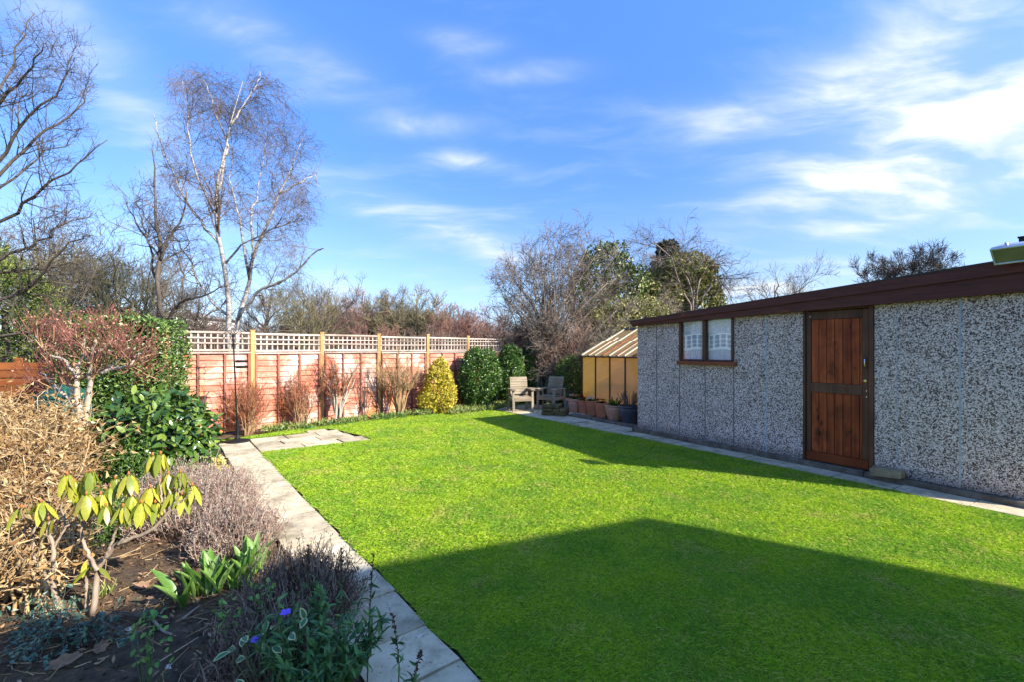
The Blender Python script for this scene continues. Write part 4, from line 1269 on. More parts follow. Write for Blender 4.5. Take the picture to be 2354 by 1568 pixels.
for z, dx in ((1.31, .15), (1.22, .16)):
    px0 = top[0] * z / 1.78
    tr_ = link('tray_arm', mesh('tray_arm', *tubes(np.array([[(0, 0, 0), (.03, -.01, 0), (.06, -.02, 0)]]), np.full((1, 3), .006), 6, True), iron), bf, (px0, 0, z))
    V, F = lathe([(.085, 0), (.09, .03), (.093, .032), (.088, .012), (0, .008)], 20); o = mk('dish', V, F, iron, tr_, True); o.location = (.15, -.045, -.012)

# ================================================================== TREES
birch_bark = MatB('birch_bark_mat', .7, .2)
bv_ = birch_bark.coord('World', (1, 1, 4))
bc = birch_bark.ramp(birch_bark.noise(bv_, 3.5, 6, .7), [(.34, (0.026, 0.022, 0.019)), (.43, (0.238, 0.209, 0.178)), (.56, (0.440, 0.409, 0.365)), (.8, (0.546, 0.513, 0.476))])
birch_bark.base(bc); birch_bark.bump(birch_bark.noise(bv_, 8, 5), .4, .02)
birch_twig = bark('birch_twig_mat', (.075, .055, .042), (.18, .13, .095), 6)
dark_twig = bark('dark_twig_mat', (.040, .031, .026), (.15, .12, .09), 5)
olive_twig = bark('olive_twig_mat', (.07, .06, .035), (.22, .19, .10), 5)
pale_twig = bark('pale_twig_mat', (.12, .09, .07), (.34, .27, .21), 4)
brown_twig = bark('brown_twig_mat', (.10, .066, .05), (.26, .18, .135), 2)
red_brown_twig = bark('red_brown_twig_mat', (.12, .06, .046), (.27, .145, .11), 2)
olive_brown_twig = bark('olive_brown_twig_mat', (.10, .085, .048), (.25, .21, .12), 2)


def pxpath(pts, Y, n=12, wob=0.0, dY=None):
    p = np.array([at(x, y, Y + (0 if dY is None else dY * i / max(1, len(pts) - 1))) for i, (x, y) in enumerate(pts)])
    q = smooth_path(p, n)
    if wob: q[1:] += rng.normal(0, wob, (n - 1, 3)) * np.array([1, 1, .3])
    return q


def make_tree(name, label, limbs, levels, trunk_m, twig_m, group=None, cat='tree', clip=None, trunk_sides=7, parts=('trunk', 'crown')):
    """limbs: list of (path (n,3), r0, r1); levels: list of dicts for grow()"""
    n = 14
    P = np.array([smooth_path(l[0], n) for l in limbs]); R = np.array([np.linspace(l[1], l[2], n) for l in limbs])
    base = P[0, 0].copy()
    t = thing(name, label, cat, tuple(base), 0, group)
    V, F = tubes(P - base, R, trunk_sides, True); mk(parts[0], V, F, trunk_m, t, True)
    g = Geo(); cur, cr = P, R
    for i, lv in enumerate(levels):
        lv = dict(lv); extra = lv.pop('also_limbs', False); sides = lv.pop('sides', 3)
        cur, cr = grow(cur, cr, **lv)
        if clip is not None: cur, cr = keep(cur, cr, clip)
        if extra:
            a, b = grow(P, R, **lv)
            if clip is not None: a, b = keep(a, b, clip)
            cur, cr = np.concatenate([cur, a]), np.concatenate([cr, b])
        V, F = tubes(cur - base, cr, sides); g.add(V, F)
    g.obj(parts[1], twig_m, t)
    return t


# silver birch, two white stems
YB = 14.0
bl = [(pxpath([(528, 860), (527, 750), (527, 687), (517, 606), (505, 563), (498, 515), (496, 467), (501, 415), (505, 381), (517, 343), (529, 286), (545, 229), (556, 185)], YB, 16, .012), .085, .006),
      (pxpath([(543, 860), (546, 750), (558, 701), (575, 649), (579, 596), (601, 544), (625, 491), (641, 443), (668, 396), (682, 352), (698, 310)], YB, 16, .012, .8), .08, .006),
      (pxpath([(499, 510), (491, 482), (470, 443), (451, 391), (436, 334), (432, 286), (429, 238), (415, 185)], YB, 14, .02, -.6), .045, .006),
      (pxpath([(579, 590), (579, 548), (579, 486), (591, 443), (606, 358), (612, 305)], YB + .2, 14, .02, .7), .045, .006),
      (pxpath([(574, 645), (553, 515), (539, 453), (529, 415), (535, 345), (520, 260)], YB + .3, 14, .02, .9), .04, .006),
      (pxpath([(545, 735), (591, 672), (668, 634), (725, 577), (745, 570)], YB, 14, .03, -1.0), .05, .012),
      (pxpath([(526, 725), (477, 682), (430, 590), (395, 530)], YB, 14, .03, .8), .045, .012),
      (pxpath([(505, 560), (455, 500), (410, 430), (370, 330), (355, 260)], YB, 14, .03, .4), .045, .01),
      (pxpath([(500, 440), (520, 330), (490, 250), (470, 180)], YB, 14, .03, .5), .035, .01),
      (pxpath([(517, 606), (560, 560), (640, 520), (700, 500)], YB, 14, .03, -.8), .035, .01),
      (pxpath([(640, 445), (690, 420), (722, 400), (735, 430)], YB, 14, .03, .5), .03, .008),
      (pxpath([(530, 290), (560, 240), (590, 195), (598, 165)], YB, 14, .02, .5), .03, .008)]
make_tree('birch_tree', 'bare silver birch with two white trunks and drooping fine twigs beyond the trellis', bl,
          [dict(k=9, tmin=.3, tmax=.99, ang=42, length=1.6, n=6, wander=.12, up=.06, rr=.5, rmin=.006, tap=.45, sides=4),
           dict(k=6, tmin=.2, tmax=1, ang=42, length=.85, n=5, wander=.16, up=.0, rr=.55, rmin=.0045, tap=.4, also_limbs=True, gravity_end=-.12),
           dict(k=7, tmin=.25, tmax=1, ang=45, length=.62, n=5, wander=.2, up=-.10, rr=.7, rmin=.0030, tap=.2, gravity_end=-.32),
           dict(k=2, tmin=.3, tmax=1, ang=40, length=.42, n=3, wander=.2, up=-.12, rr=.8, rmin=.0028, tap=.2)], birch_bark.m, birch_twig, clip=lambda p: (p[:, 2] < EYE + (HZ - 148 + 30 * fbm(p, 78, 2.0)) / FPX * p[:, 1]) & (p[:, 0] / p[:, 1] * FPX + CX > 345 + 40 * fbm(p, 79, 2.2)) & (p[:, 0] / p[:, 1] * FPX + CX < 738 + 45 * fbm(p, 77, 2.2)) & (HZ - (p[:, 2] - EYE) / p[:, 1] * FPX > 140 + 30 * fbm(p, 80, 2.4) + .55 * np.maximum(0, p[:, 0] / p[:, 1] * FPX + CX - 590)))

YS = 11.0
sl_ = [(pxpath([(374, 840), (373, 745), (365, 668), (367, 572), (360, 500), (358, 429), (352, 340)], YS, 14, .02), .075, .01),
       (pxpath([(366, 660), (350, 620), (343, 558), (305, 500), (286, 448)], YS, 14, .02, .4), .035, .008),
       (pxpath([(367, 600), (380, 560), (405, 520), (429, 467), (418, 400)], YS, 14, .02, -.4), .035, .008),
       (pxpath([(376, 752), (395, 720), (420, 692), (477, 677), (520, 655)], YS, 14, .02, -.5), .04, .010),
       (pxpath([(420, 692), (422, 630), (400, 570), (385, 540)], YS, 14, .02, .3), .025, .008),
       (pxpath([(367, 590), (335, 540), (320, 480), (318, 440)], YS, 14, .02, .3), .025, .008)]
make_tree('slender_tree', 'slender dark bare tree standing behind the leafy hedge, left of the silver birch', sl_,
          [dict(k=9, tmin=.25, tmax=.99, ang=45, length=.85, n=6, wander=.16, up=.10, rr=.5, rmin=.006, tap=.4, sides=4),
           dict(k=6, tmin=.2, tmax=1, ang=45, length=.5, n=5, wander=.2, up=.06, rr=.55, rmin=.004, tap=.4, also_limbs=True),
           dict(k=4, tmin=.2, tmax=1, ang=45, length=.26, n=3, wander=.2, up=.02, rr=.7, rmin=.003, tap=.3)], dark_twig, dark_twig)

YL = 8.0
ll = [(pxpath([(-230, 960), (-215, 800), (-190, 600), (-170, 420), (-150, 200), (-140, -50)], YL + .6, 14, .03), .22, .05)]
for pts, dy in (([(-200, 640), (-60, 400), (-10, 230), (40, 120), (75, 25)], .4), ([(-195, 600), (-20, 380), (60, 280), (140, 200), (165, 120)], -.3),
                ([(-195, 640), (0, 400), (90, 310), (165, 255), (212, 190)], .6), ([(-200, 680), (0, 510), (90, 440), (180, 385), (232, 318)], -.4),
                ([(-205, 720), (0, 600), (80, 560), (150, 520), (220, 485)], .3), ([(-205, 760), (0, 690), (90, 640), (160, 560), (215, 540)], -.5),
                ([(-205, 800), (0, 772), (110, 748), (185, 690), (225, 600)], .2), ([(-190, 560), (-90, 250), (-30, 120), (0, 30)], .7),
                ([(-200, 700), (-60, 500), (20, 420), (100, 350), (170, 330)], .9), ([(-200, 620), (-40, 300), (50, 180), (110, 100)], -.7),
                ([(-205, 740), (-40, 640), (60, 620), (140, 610), (200, 575)], .8)):
    ll.append((pxpath(pts, YL, 14, .03, dy), .034, .006))
make_tree('spreading_tree', 'large bare tree whose dark branches reach in from the left edge', ll,
          [dict(k=14, tmin=.3, tmax=1, ang=40, length=.95, n=6, wander=.16, up=.03, rr=.5, rmin=.0045, tap=.35, sides=4),
           dict(k=7, tmin=.15, tmax=1, ang=42, length=.48, n=5, wander=.2, up=.04, rr=.55, rmin=.003, tap=.3, also_limbs=True),
           dict(k=4, tmin=.2, tmax=1, ang=45, length=.2, n=3, wander=.2, up=.03, rr=.7, rmin=.0024, tap=.2)], dark_twig, dark_twig, clip=lambda p: (p[:, 0] / p[:, 1] > -1.42) & (p[:, 0] / p[:, 1] < -.90) & (p[:, 2] < 7.5 - 1.6 * np.maximum(0, p[:, 0] / p[:, 1] + 1.09)))


def proto_tree(seed, h, spread, trunk_m, twig_m, fork=.25, nl=9, kk=(8, 6, 5), lens=(.30, .17, .09), rm=.008, up=.08, r0=.16, droop=0):
    r = np.random.default_rng(seed)
    limbs = [(np.array([[0, 0, -.2], [r.normal(0, .04) * h, r.normal(0, .04) * h, h * .4], [r.normal(0, .05) * h, r.normal(0, .05) * h, h * .95]]), r0, r0 * .12)]
    for i in range(nl):
        a = i * 2.4 + r.uniform(-.3, .3); z0 = h * (fork + .35 * i / nl); s = spread * r.uniform(.7, 1.1)
        limbs.append((np.array([[0, 0, z0], [math.cos(a) * s * .45, math.sin(a) * s * .45, z0 + h * .16], [math.cos(a) * s, math.sin(a) * s, min(h * .98, z0 + h * r.uniform(.32, .5))]]), r0 * .42, r0 * .08))
    n = 10
    P = np.array([smooth_path(l[0], n) for l in limbs]); R = np.array([np.linspace(l[1], l[2], n) for l in limbs])
    P[:, 1:] += r.normal(0, .012 * h, (len(P), n - 1, 3)) * np.array([1, 1, .4])
    tm = mesh('trunk', *tubes(P, R, 5), trunk_m, True)
    g = Geo(); c, cr = P, R
    for i, (k, ln) in enumerate(zip(kk, lens)):
        c, cr = grow(c, cr, k, .22, 1, 42, ln * h, 5 if i < 2 else 4, .16, up, .5, rm * (1 - .2 * i), .35, r=r, gravity_end=droop)
        V, F = tubes(c, cr, 3); g.add(V, F)
    V, F = g.out()
    return tm, mesh('crown', V, F, twig_m)


def place_tree(proto, name, label, x, y, z, s, rz, group=None, sx=None):
    t = thing(name, label, 'tree', (x, y, z), rz, group)
    t.scale = (s if sx is None else sx, s if sx is None else sx, s)
    link('trunk', proto[0], t); link('crown', proto[1], t)
    return t


# trees beyond the fence
pA = proto_tree(31, 6.0, 2.3, dark_twig, dark_twig, rm=.011)
pB = proto_tree(32, 6.0, 1.9, olive_twig, olive_twig, fork=.18, rm=.011)
pC = proto_tree(33, 5.0, 2.6, brown_twig, brown_twig, fork=.06, nl=16, kk=(9, 7, 5), rm=.016)
pD = proto_tree(34, 5.0, 2.4, red_brown_twig, red_brown_twig, fork=.05, nl=16, kk=(9, 7, 5), rm=.016)
pE = proto_tree(35, 5.0, 2.0, olive_brown_twig, olive_brown_twig, fork=.05, nl=18, kk=(9, 7, 5), rm=.016, up=.16)


def by_top(px, top_py, Y, h): return (px - CX) / FPX * Y, (EYE + (HZ - top_py) / FPX * Y) / h


for px, top, Y, pr, lab in ((112, 505, 19, pA, 'bare dark tree rising behind the conifer near the left edge'),
                            (60, 600, 24, pB, 'bare tree half hidden by the conifer and the spreading branches'),
                            (185, 560, 24, pB, 'bare olive-barked tree above the red roof'),
                            (270, 560, 18, pB, 'bare olive-barked tree rising behind the leafy hedge'),
                            (330, 590, 21, pA, 'bare dark tree between the leafy hedge and the slender tree'),
                            (450, 640, 26, pA, 'bare tree seen between the slender tree and the birch'),
                            (612, 648, 30, pA, 'round-crowned bare tree just right of the birch trunks'),
                            (705, 655, 20, pB, 'slim bare tree under the drooping right-hand birch twigs'),
                            (748, 650, 27, pA, 'bare tree standing between the birch and the brown tree line')):
    x, s = by_top(px, top, Y, 6.0)
    place_tree(pr, 'bare_tree', lab, x, Y, 0, s, rng.uniform(0, 6), 'bare trees beyond the fence')
thicket = ((650, 735, 34, pC), (700, 720, 36, pD), (775, 700, 36, pC), (835, 672, 34, pD), (800, 690, 40, pD), (885, 690, 36, pE), (925, 680, 33, pE), (968, 678, 34, pE), (1010, 690, 36, pC), (1060, 702, 32, pD),
                       (1110, 722, 34, pD), (1160, 735, 33, pC), (560, 735, 36, pC), (490, 740, 34, pD), (400, 735, 30, pC), (330, 725, 34, pC), (250, 730, 32, pE), (440, 715, 38, pC), (1215, 740, 30, pD), (740, 745, 28, pD), (870, 745, 28, pD), (1000, 745, 28, pC), (610, 750, 27, pC))
names = {id(pC): 'brown', id(pD): 'reddish-brown', id(pE): 'olive-brown'}
ordw = ['leftmost', 'second from the left', 'third from the left', 'fourth from the left', 'fifth from the left', 'sixth from the left', 'seventh from the left', 'eighth from the left', 'ninth from the left', 'tenth from the left', 'eleventh from the left', 'rightmost']
seen = {}
for px, top, Y, pr in sorted(thicket, key=lambda q: q[0]):
    x, s = by_top(px, top, Y, 5.0); nm = names[id(pr)]; k = seen.get(nm, 0); seen[nm] = k + 1
    place_tree(pr, 'thicket_tree', '%s bare tree in the far wooded line, %s of its colour' % (nm, ordw[k]), x, Y, 0, s, rng.uniform(0, 6), 'trees of the wooded line')

# low scrub that closes the view behind the fence
g = Geo()
n = 480
x = rng.uniform(-26, 14, n); y = rng.uniform(19, 27, n)
C = np.stack([x, y, np.zeros(n)], 1); D = unit(rng.normal(0, .45, (n, 3)) + np.array([0, 0, 1.0]))
hh = rng.uniform(1.1, 2.4, n)[:, None]
P0 = np.stack([C, C + D * hh * .5, C + D * hh + rng.normal(0, .15, (n, 3))], 1); R0 = np.tile(np.linspace(.022, .010, 3), (n, 1))
V, F = tubes(P0, R0, 3); g.add(V, F)
c, cr = grow(P0, R0, 14, .1, 1, 45, .9, 4, .2, .05, .6, .015, .3); V, F = tubes(c, cr, 3); g.add(V, F)
tag(g.obj('scrub', brown_twig), 'tangled brown scrub seen through the trellis squares', 'undergrowth', kind='stuff')


# ------------------------------------------------------------------ leafy shapes
def shell_points(ells, n, inner=.72, lump=.12, lf=3.0, box=2.0, zmin=-9, r=None, seed=1):
    """points and outward normals in the shells of several ellipsoids (superellipsoid exponent box)"""
    r = r or rng
    A = np.array([e[1][0] * e[1][1] + e[1][0] * e[1][2] + e[1][1] * e[1][2] for e in ells]); cnt = (n * A / A.sum()).astype(int)
    PP, NN = [], []
    for (c, rad), k in zip(ells, cnt):
        c, rad = np.array(c, float), np.array(rad, float)
        d = rand_unit(k, r)
        s = (np.abs(d) ** box).sum(1) ** (-1 / box)
        q = d * s[:, None]
        f = (1 + lump * fbm(q * rad, seed, lf / rad.mean() * 1.0)) * (inner + (1 - inner) * r.uniform(0, 1, k) ** .5)
        f = f * np.where(r.uniform(0, 1, k) < .04, r.uniform(1.0, 1.13, k), 1.0)
        p = c + q * rad * f[:, None]; nrm = unit(np.sign(q) * np.abs(q) ** (box - 1) / rad)
        ok = p[:, 2] > zmin
        for (c2, r2) in ells:
            if c2 is c or np.allclose(c2, c): continue
            ok &= (np.abs((p - np.array(c2)) / (np.array(r2) * .8)) ** box).sum(1) > 1
        PP.append(p[ok]); NN.append(nrm[ok])
    return np.concatenate(PP), np.concatenate(NN)


def foliage(name, ells, n, L, W, mat, parent=None, inner=.7, lump=.12, lf=3.0, box=2.0, zmin=-9, rnd=.9, out=.5, up=.2, fold=.2, droop=.15, seed=1, fine=False, base=(0, 0, 0)):
    P, Nn = shell_points(ells, n, inner, lump, lf, box, zmin, None, seed)
    m = len(P)
    D = unit(Nn * out + rand_unit(m) * rnd + np.array([0, 0, up]))
    Nl = unit(Nn + rand_unit(m) * .6)
    Ls = L * rng.uniform(.65, 1.25, m)
    V, F = leaf_geo(P - np.array(base), D, Nl, Ls, Ls * W / L, fold, droop, fine)
    return mk(name, V, F, mat, parent)


def shrub(name, label, cat, base, ells, n, L, W, mat, stem_m, stems=8, group=None, **kw):
    t = thing(name, label, cat, tuple(base), 0, group)
    foliage('foliage', ells, n, L, W, mat, t, base=base, **kw)
    c = np.array(ells[0][0], float) - np.array(base); rd = np.array(ells[0][1])
    tg = c + rand_unit(stems) * rd * .6
    P = np.stack([np.zeros((stems, 3)) + rng.normal(0, .03, (stems, 3)) * np.array([1, 1, 0]), tg * .5 + rng.normal(0, .03, (stems, 3)), tg], 1)
    c1, r1 = grow(P, np.full((stems, 3), .012), 5, .3, 1, 40, float(rd.mean()) * .5, 4, .2, .1, .6, .003)
    g = Geo(); g.add(*tubes(P, np.tile(np.linspace(.014, .006, 3), (stems, 1)), 4)); g.add(*tubes(c1, r1, 3)); g.obj('stem', stem_m, t)
    return t


laurel_m = leafmat('laurel_leaf_mat', [(.016, .04, .006), (.04, .10, .016), (.09, .175, .028), (.19, .28, .065)], .35, .5, .15)
hedge_m = leafmat('hedge_leaf_mat', [(.018, .045, .006), (.05, .11, .018), (.11, .19, .03), (.26, .34, .11)], .35, .5, .2)
euon_m = leafmat('golden_leaf_mat', [(.20, .22, .02), (.42, .36, .03), (.58, .46, .04), (.66, .54, .09)], .45, .4, .25)
box_m = leafmat('box_leaf_mat', [(.02, .05, .008), (.05, .11, .015), (.09, .17, .03), (.15, .24, .05)], .4, .4, .2)
ivy_m = leafmat('ivy_leaf_mat', [(0.028, 0.048, 0.011), (0.072, 0.112, 0.024), (0.160, 0.200, 0.048), (0.320, 0.336, 0.120)], .4, .45, .15)
olive_leaf = leafmat('olive_leaf_mat', [(0.078, 0.090, 0.019), (0.187, 0.195, 0.045), (0.312, 0.296, 0.083), (0.452, 0.421, 0.180)], .5, .35, .2)
conifer_m = leafmat('conifer_mat', [(.03, .06, .014), (.09, .13, .03), (.20, .24, .05), (.30, .31, .09)], .6, .25, .15)
dark_conifer_m = leafmat('dark_conifer_mat', [(.015, .025, .014), (.03, .045, .022), (.05, .065, .035)], .6, .25, .1)

# ivy-clad trees and the multi-stem tree behind the seats
YH = 13.4
hl = []
NS = 46
for i in range(NS):
    a = -78 + 156 * i / (NS - 1) + rng.normal(0, 4); f = math.radians(a)
    b0 = np.array([1.08 + rng.normal(0, .34), YH + rng.normal(0, .3), 0.0 if i % 3 else .2])
    Ln = 4.1 * (1 - .24 * (abs(a) / 78) ** 2) * rng.uniform(.72, 1.0)
    tip = np.array([1.35 + math.sin(f) * Ln * .70, YH + rng.normal(0, .8), 1.15 + math.cos(f) * Ln * .98 + .2])
    mid = b0 * .45 + tip * .55 + np.array([-math.sin(f) * .35, 0, .38]) + rng.normal(0, .12, 3)
    hl.append((smooth_path([b0, b0 * .75 + mid * .25 + np.array([0, 0, .15]), mid, tip], 14), .042 if i % 5 == 0 else .024, .007))


def bush_clip(p):
    q = (p - np.array([1.5, YH, 2.85])) / np.array([2.6, 2.4, 2.85])
    return (q ** 2).sum(1) + .25 * fbm(p, 61, 1.6) < 1.0


make_tree('multi_stem_tree', 'bushy bare multi-stemmed tree behind the garden seats with a wide twiggy crown', hl,
          [dict(k=12, tmin=.25, tmax=1, ang=34, length=.95, n=6, wander=.24, up=.03, rr=.6, rmin=.008, tap=.3, sides=4),
           dict(k=8, tmin=.15, tmax=1, ang=42, length=.5, n=4, wander=.32, up=.02, rr=.55, rmin=.0048, tap=.3, also_limbs=True),
           dict(k=3, tmin=.2, tmax=1, ang=42, length=.24, n=3, wander=.3, up=.02, rr=.7, rmin=.0038, tap=.2)], pale_twig, bark('hazel_twig_mat', (.07, .055, .045), (.25, .20, .155), 4), clip=bush_clip)
tl = [(pxpath([(1232, 905), (1238, 850), (1232, 790), (1236, 740), (1225, 660)], 12.9, 14, .03), .055, .02), (pxpath([(1258, 905), (1252, 850), (1262, 800), (1254, 750), (1262, 690)], 12.9, 14, .03), .05, .02), (pxpath([(1246, 905), (1245, 860), (1240, 800), (1246, 760)], 13.0, 14, .03), .03, .012)]
make_tree('crooked_tree', 'small crooked tree with greenish trunks right behind the garden seats', tl,
          [dict(k=8, tmin=.5, tmax=1, ang=42, length=1.3, n=6, wander=.25, up=.05, rr=.5, rmin=.006, tap=.3, sides=4), dict(k=7, tmin=.2, tmax=1, ang=42, length=.6, n=5, wander=.3, up=.05, rr=.6, rmin=.0045, tap=.3)], olive_twig, dark_twig)


def ivy_tree(name, label, base, ells, n, L, mat, twig_m, twig_k=40, droop=0.0, tl_=1.4):
    t = thing(name, label, 'tree', tuple(base), 0)
    foliage('crown', ells, n, L, L * .7, mat, t, base=base, inner=.62, lump=.3, lf=2.6, rnd=1.0)
    b = np.array(base); c = np.array(ells[0][0])
    V, F = tubes(np.array([smooth_path([(0, 0, -.1), (c - b) * .5 + rng.normal(0, .1, 3), c - b], 8)]), np.linspace(.2, .06, 8)[None], 6); mk('trunk', V, F, dark_twig, t, True)
    k = twig_k; e = [ells[i % len(ells)] for i in range(k)]
    d = rand_unit(k); d[:, 2] = np.abs(d[:, 2]) * .9 + .05
    c0 = np.array([q[0] for q in e]); rr_ = np.array([q[1] for q in e])
    P0 = c0 + d * rr_ * .6 - b; P1 = c0 + d * rr_ * 1.15 - b
    P = np.stack([P0, P0 * .6 + P1 * .4, P1], 1); R = np.tile(np.linspace(.02, .01, 3), (k, 1))
    g = Geo()
    g.add(*tubes(P, R, 4))
    c1, r1 = grow(P, R, 7, .3, 1, 38, tl_, 6, .18, .05, .6, .007, .3, gravity_end=droop); g.add(*tubes(c1, r1, 3))
    c2, r2 = grow(c1, r1, 6, .2, 1, 42, tl_ * .5, 5, .22, .02, .6, .005, .3, gravity_end=droop); g.add(*tubes(c2, r2, 3))
    g.obj('twigs', twig_m, t)
    return t


ivy_tree('ivy_clad_tree', 'tree thickly clad in dark ivy just right of the bushy bare tree', (at(1400, 802, 16.5)[0], 16.5, 0), [(at(1392, 632, 16.5), (1.0, .8, 1.15)), (at(1360, 690, 16.3), (1.0, .8, 1.1)), (at(1440, 680, 16.6), (.95, .8, 1.1)), (at(1400, 780, 16.3), (1.2, .9, 1.0))], 11000, .13, ivy_m, dark_twig, 18, -.05, .9)
ivy_tree('ivy_clad_tree', 'olive-leaved ivy tree above the shed roof with arching bare branches', (at(1560, 802, 17.5)[0], 17.5, 0), [(at(1575, 628, 17.5), (1.1, 1.0, .75)), (at(1520, 680, 17.3), (1.1, 1.0, 1.0)), (at(1600, 690, 17.6), (1.0, 1.0, 1.0)), (at(1480, 730, 17.2), (1.2, 1.0, .8))], 12000, .15, olive_leaf, pale_twig, 20, -.22, 1.3)
ivy_tree('evergreen_shrub', 'tall olive evergreen shrub behind the greenhouse, tangled with pale twigs', (at(1430, 802, 14.5)[0], 14.5, 0), [(at(1400, 745, 14.5), (.95, .7, .75)), (at(1470, 735, 14.6), (.9, .7, .7)), (at(1380, 800, 14.4), (.9, .7, .7)), (at(1500, 745, 14.7), (.8, .7, .6))], 12000, .10, olive_leaf, pale_twig, 24, 0, .6)
ells = [(at(1535, 588, 24), (.55, .55, .75)), (at(1535, 640, 24), (.95, .9, 1.2)), (at(1530, 700, 24), (1.2, 1.1, 1.5))]
ivy_tree('conifer', 'dark narrow conifer top peeping above the olive ivy tree', (at(1535, 802, 24)[0], 24, 0), ells, 5000, .26, dark_conifer_m, dark_twig, 10, 0, .5)
wl = [(pxpath([(1610, 800), (1615, 700), (1640, 640), (1670, 660), (1685, 700)], 16.5, 14, .04), .05, .01), (pxpath([(1605, 800), (1600, 690), (1620, 620), (1650, 610), (1672, 640)], 16.6, 14, .04), .05, .01), (pxpath([(1600, 800), (1590, 680), (1560, 590), (1575, 560)], 16.4, 14, .04), .045, .01), (pxpath([(1600, 800), (1580, 690), (1530, 580), (1500, 560), (1470, 575)], 16.4, 14, .04), .045, .01)]
make_tree('weeping_tree', 'bare tree with arching branches drooping towards the shed roof', wl,
          [dict(k=16, tmin=.3, tmax=1, ang=40, length=1.2, n=6, wander=.16, up=.02, rr=.5, rmin=.006, tap=.3, sides=4, gravity_end=-.15), dict(k=9, tmin=.2, tmax=1, ang=42, length=.65, n=5, wander=.2, up=0, rr=.6, rmin=.0045, tap=.3, gravity_end=-.2), dict(k=3, tmin=.2, tmax=1, ang=42, length=.3, n=3, wander=.2, up=0, rr=.7, rmin=.0036, tap=.2)], pale_twig, dark_twig)
pR = proto_tree(41, 7.0, 3.0, dark_twig, dark_twig, fork=.38, nl=22, kk=(9, 8, 5), lens=(.2, .11, .06), rm=.018, up=.04)
x, s = by_top(2078, 548, 27, 8.2); place_tree(pR, 'round_tree', 'bare tree with a dense rounded crown above the shed fascia', x, 27, 0, s, 1.0, sx=s * .74)
pS = proto_tree(42, 5.0, 2.2, pale_twig, dark_twig, fork=.4, nl=8, kk=(7, 5, 4), rm=.008)
x, s = by_top(1790, 640, 16, 5.0); place_tree(pS, 'twiggy_tree', 'few thin bare twigs showing above the middle of the shed roof', x, 16, 0, s, 2.0, sx=s * .7)

# far houses glimpsed through the branches at left
tile_m = plain('red_tile_mat', (.40, .115, .06), .85, scale=3, var=.4); render_m = plain('render_wall_mat', (.62, .6, .56), .8, scale=2); white_m = plain('white_fascia_mat', (.8, .8, .78), .5)


def far_house(label, px, Y, w, d, eave, rid, wall_m, roof_mat, rz=0):
    t = thing('far_house', label, 'house', ((px - CX) / FPX * Y, Y, 0), rz)
    box('wall', -w / 2, w / 2, 0, d, -.1, eave, wall_m, t)
    V = np.array([[-w / 2 - .3, -.3, eave + .01], [w / 2 + .3, -.3, eave + .01], [w / 2 + .3, d + .3, eave + .01], [-w / 2 - .3, d + .3, eave + .01], [-w / 2 + 1.2, d / 2, rid], [w / 2 - 1.2, d / 2, rid]])
    mk('roof', V, [np.array([[0, 1, 5, 4], [2, 3, 4, 5], [3, 2, 1, 0]]), np.array([[1, 2, 5], [3, 0, 4]])], roof_mat, t)
    box('fascia', -w / 2 - .3, w / 2 + .3, -.34, -.302, eave - .18, eave + .02, white_m, t)
    for x in np.arange(-w / 2 + .8, w / 2 - 1.2, 2.2):
        f = box('window', x, x + 1.2, -.04, -.001, eave - 1.5, eave - .4, white_m, t); box('pane', x + .08, x + 1.12, -.05, -.041, eave - 1.42, eave - .48, glass_dark, f)


far_house('far house with a red-tiled roof seen through branches above the red-twigged shrub', 172, 34, 5.0, 6, 3.3, 5.0, render_m, tile_m)
far_house('far house with a long white fascia above the leafy hedge', 300, 38, 9.0, 7, 4.3, 4.9, render_m, plain('grey_roof_mat', (.22, .2, .19), .8))

# conifer at the far left
cb = at(20, 802, 9.3)
t = thing('conifer', 'bushy green conifer behind the red-twigged shrub at the left edge', 'tree', (cb[0], 9.3, 0))
ells = [(at(0, 700, 9.3), (.85, .8, .85)), (at(40, 740, 9.2), (.75, .7, .85)), (at(-60, 690, 9.5), (1.0, .9, 1.1)), (at(20, 830, 9.2), (1.0, .8, .9)), (at(60, 800, 9.1), (.6, .6, .8))]
foliage('crown', ells, 20000, .10, .03, conifer_m, t, base=(cb[0], 9.3, 0), inner=.6, lump=.3, lf=3, rnd=.8, out=.7, up=.25, droop=.3)
V, F = tubes(np.array([[(0, 0, -.1), (0, 0, 1), (-.1, 0, 2.4)]]), np.array([[.12, .1, .04]]), 7); mk('trunk', V, F, dark_twig, t, True)

# ================================================================== SHRUBS ALONG THE FENCE


def on_fence(px, off):
    """ground point in front of the fence line at photo column px"""
    k = (px - CX) / FPX; o = FO + FN * off
    s = (k * o[1] - o[0]) / (FU[0] - k * FU[1]); return o + FU * s


hx_, hy_ = -5.62, 7.25
hedge_ell = [((-6.45, 7.35, 1.02), (.58, .5, 1.02)), ((-5.90, 7.30, 1.0), (.50, .46, 1.02))]
shrub('leafy_hedge', 'tall clipped dark-leaved hedge at the left end of the trellis fence', 'hedge', (-6.0, 7.3, 0), hedge_ell, 26000, .062, .034, hedge_m, olive_twig, 14, box=7, inner=.82, lump=.05, lf=5, rnd=.9)
lx, ly = on_fence(1105, .62)
shrub('laurel_bush', 'large dome-clipped dark green laurel, the biggest of the three by the fence', 'shrub', (lx, ly, 0), [((lx - .02, ly, .76), (.53, .50, .75))], 12000, .075, .034, laurel_m, dark_twig, 8, box=2.3, inner=.74, lump=.10, rnd=.8)
lx, ly = on_fence(1172, .6)
shrub('laurel_bush', 'clipped dark green laurel between the largest laurel and the smaller one behind the seat', 'shrub', (lx, ly, 0), [((lx + .03, ly + .1, .82), (.35, .40, .79))], 8000, .075, .034, laurel_m, dark_twig, 8, box=2.3, inner=.74, lump=.10, rnd=.8)
lx, ly = on_fence(1217, .5)
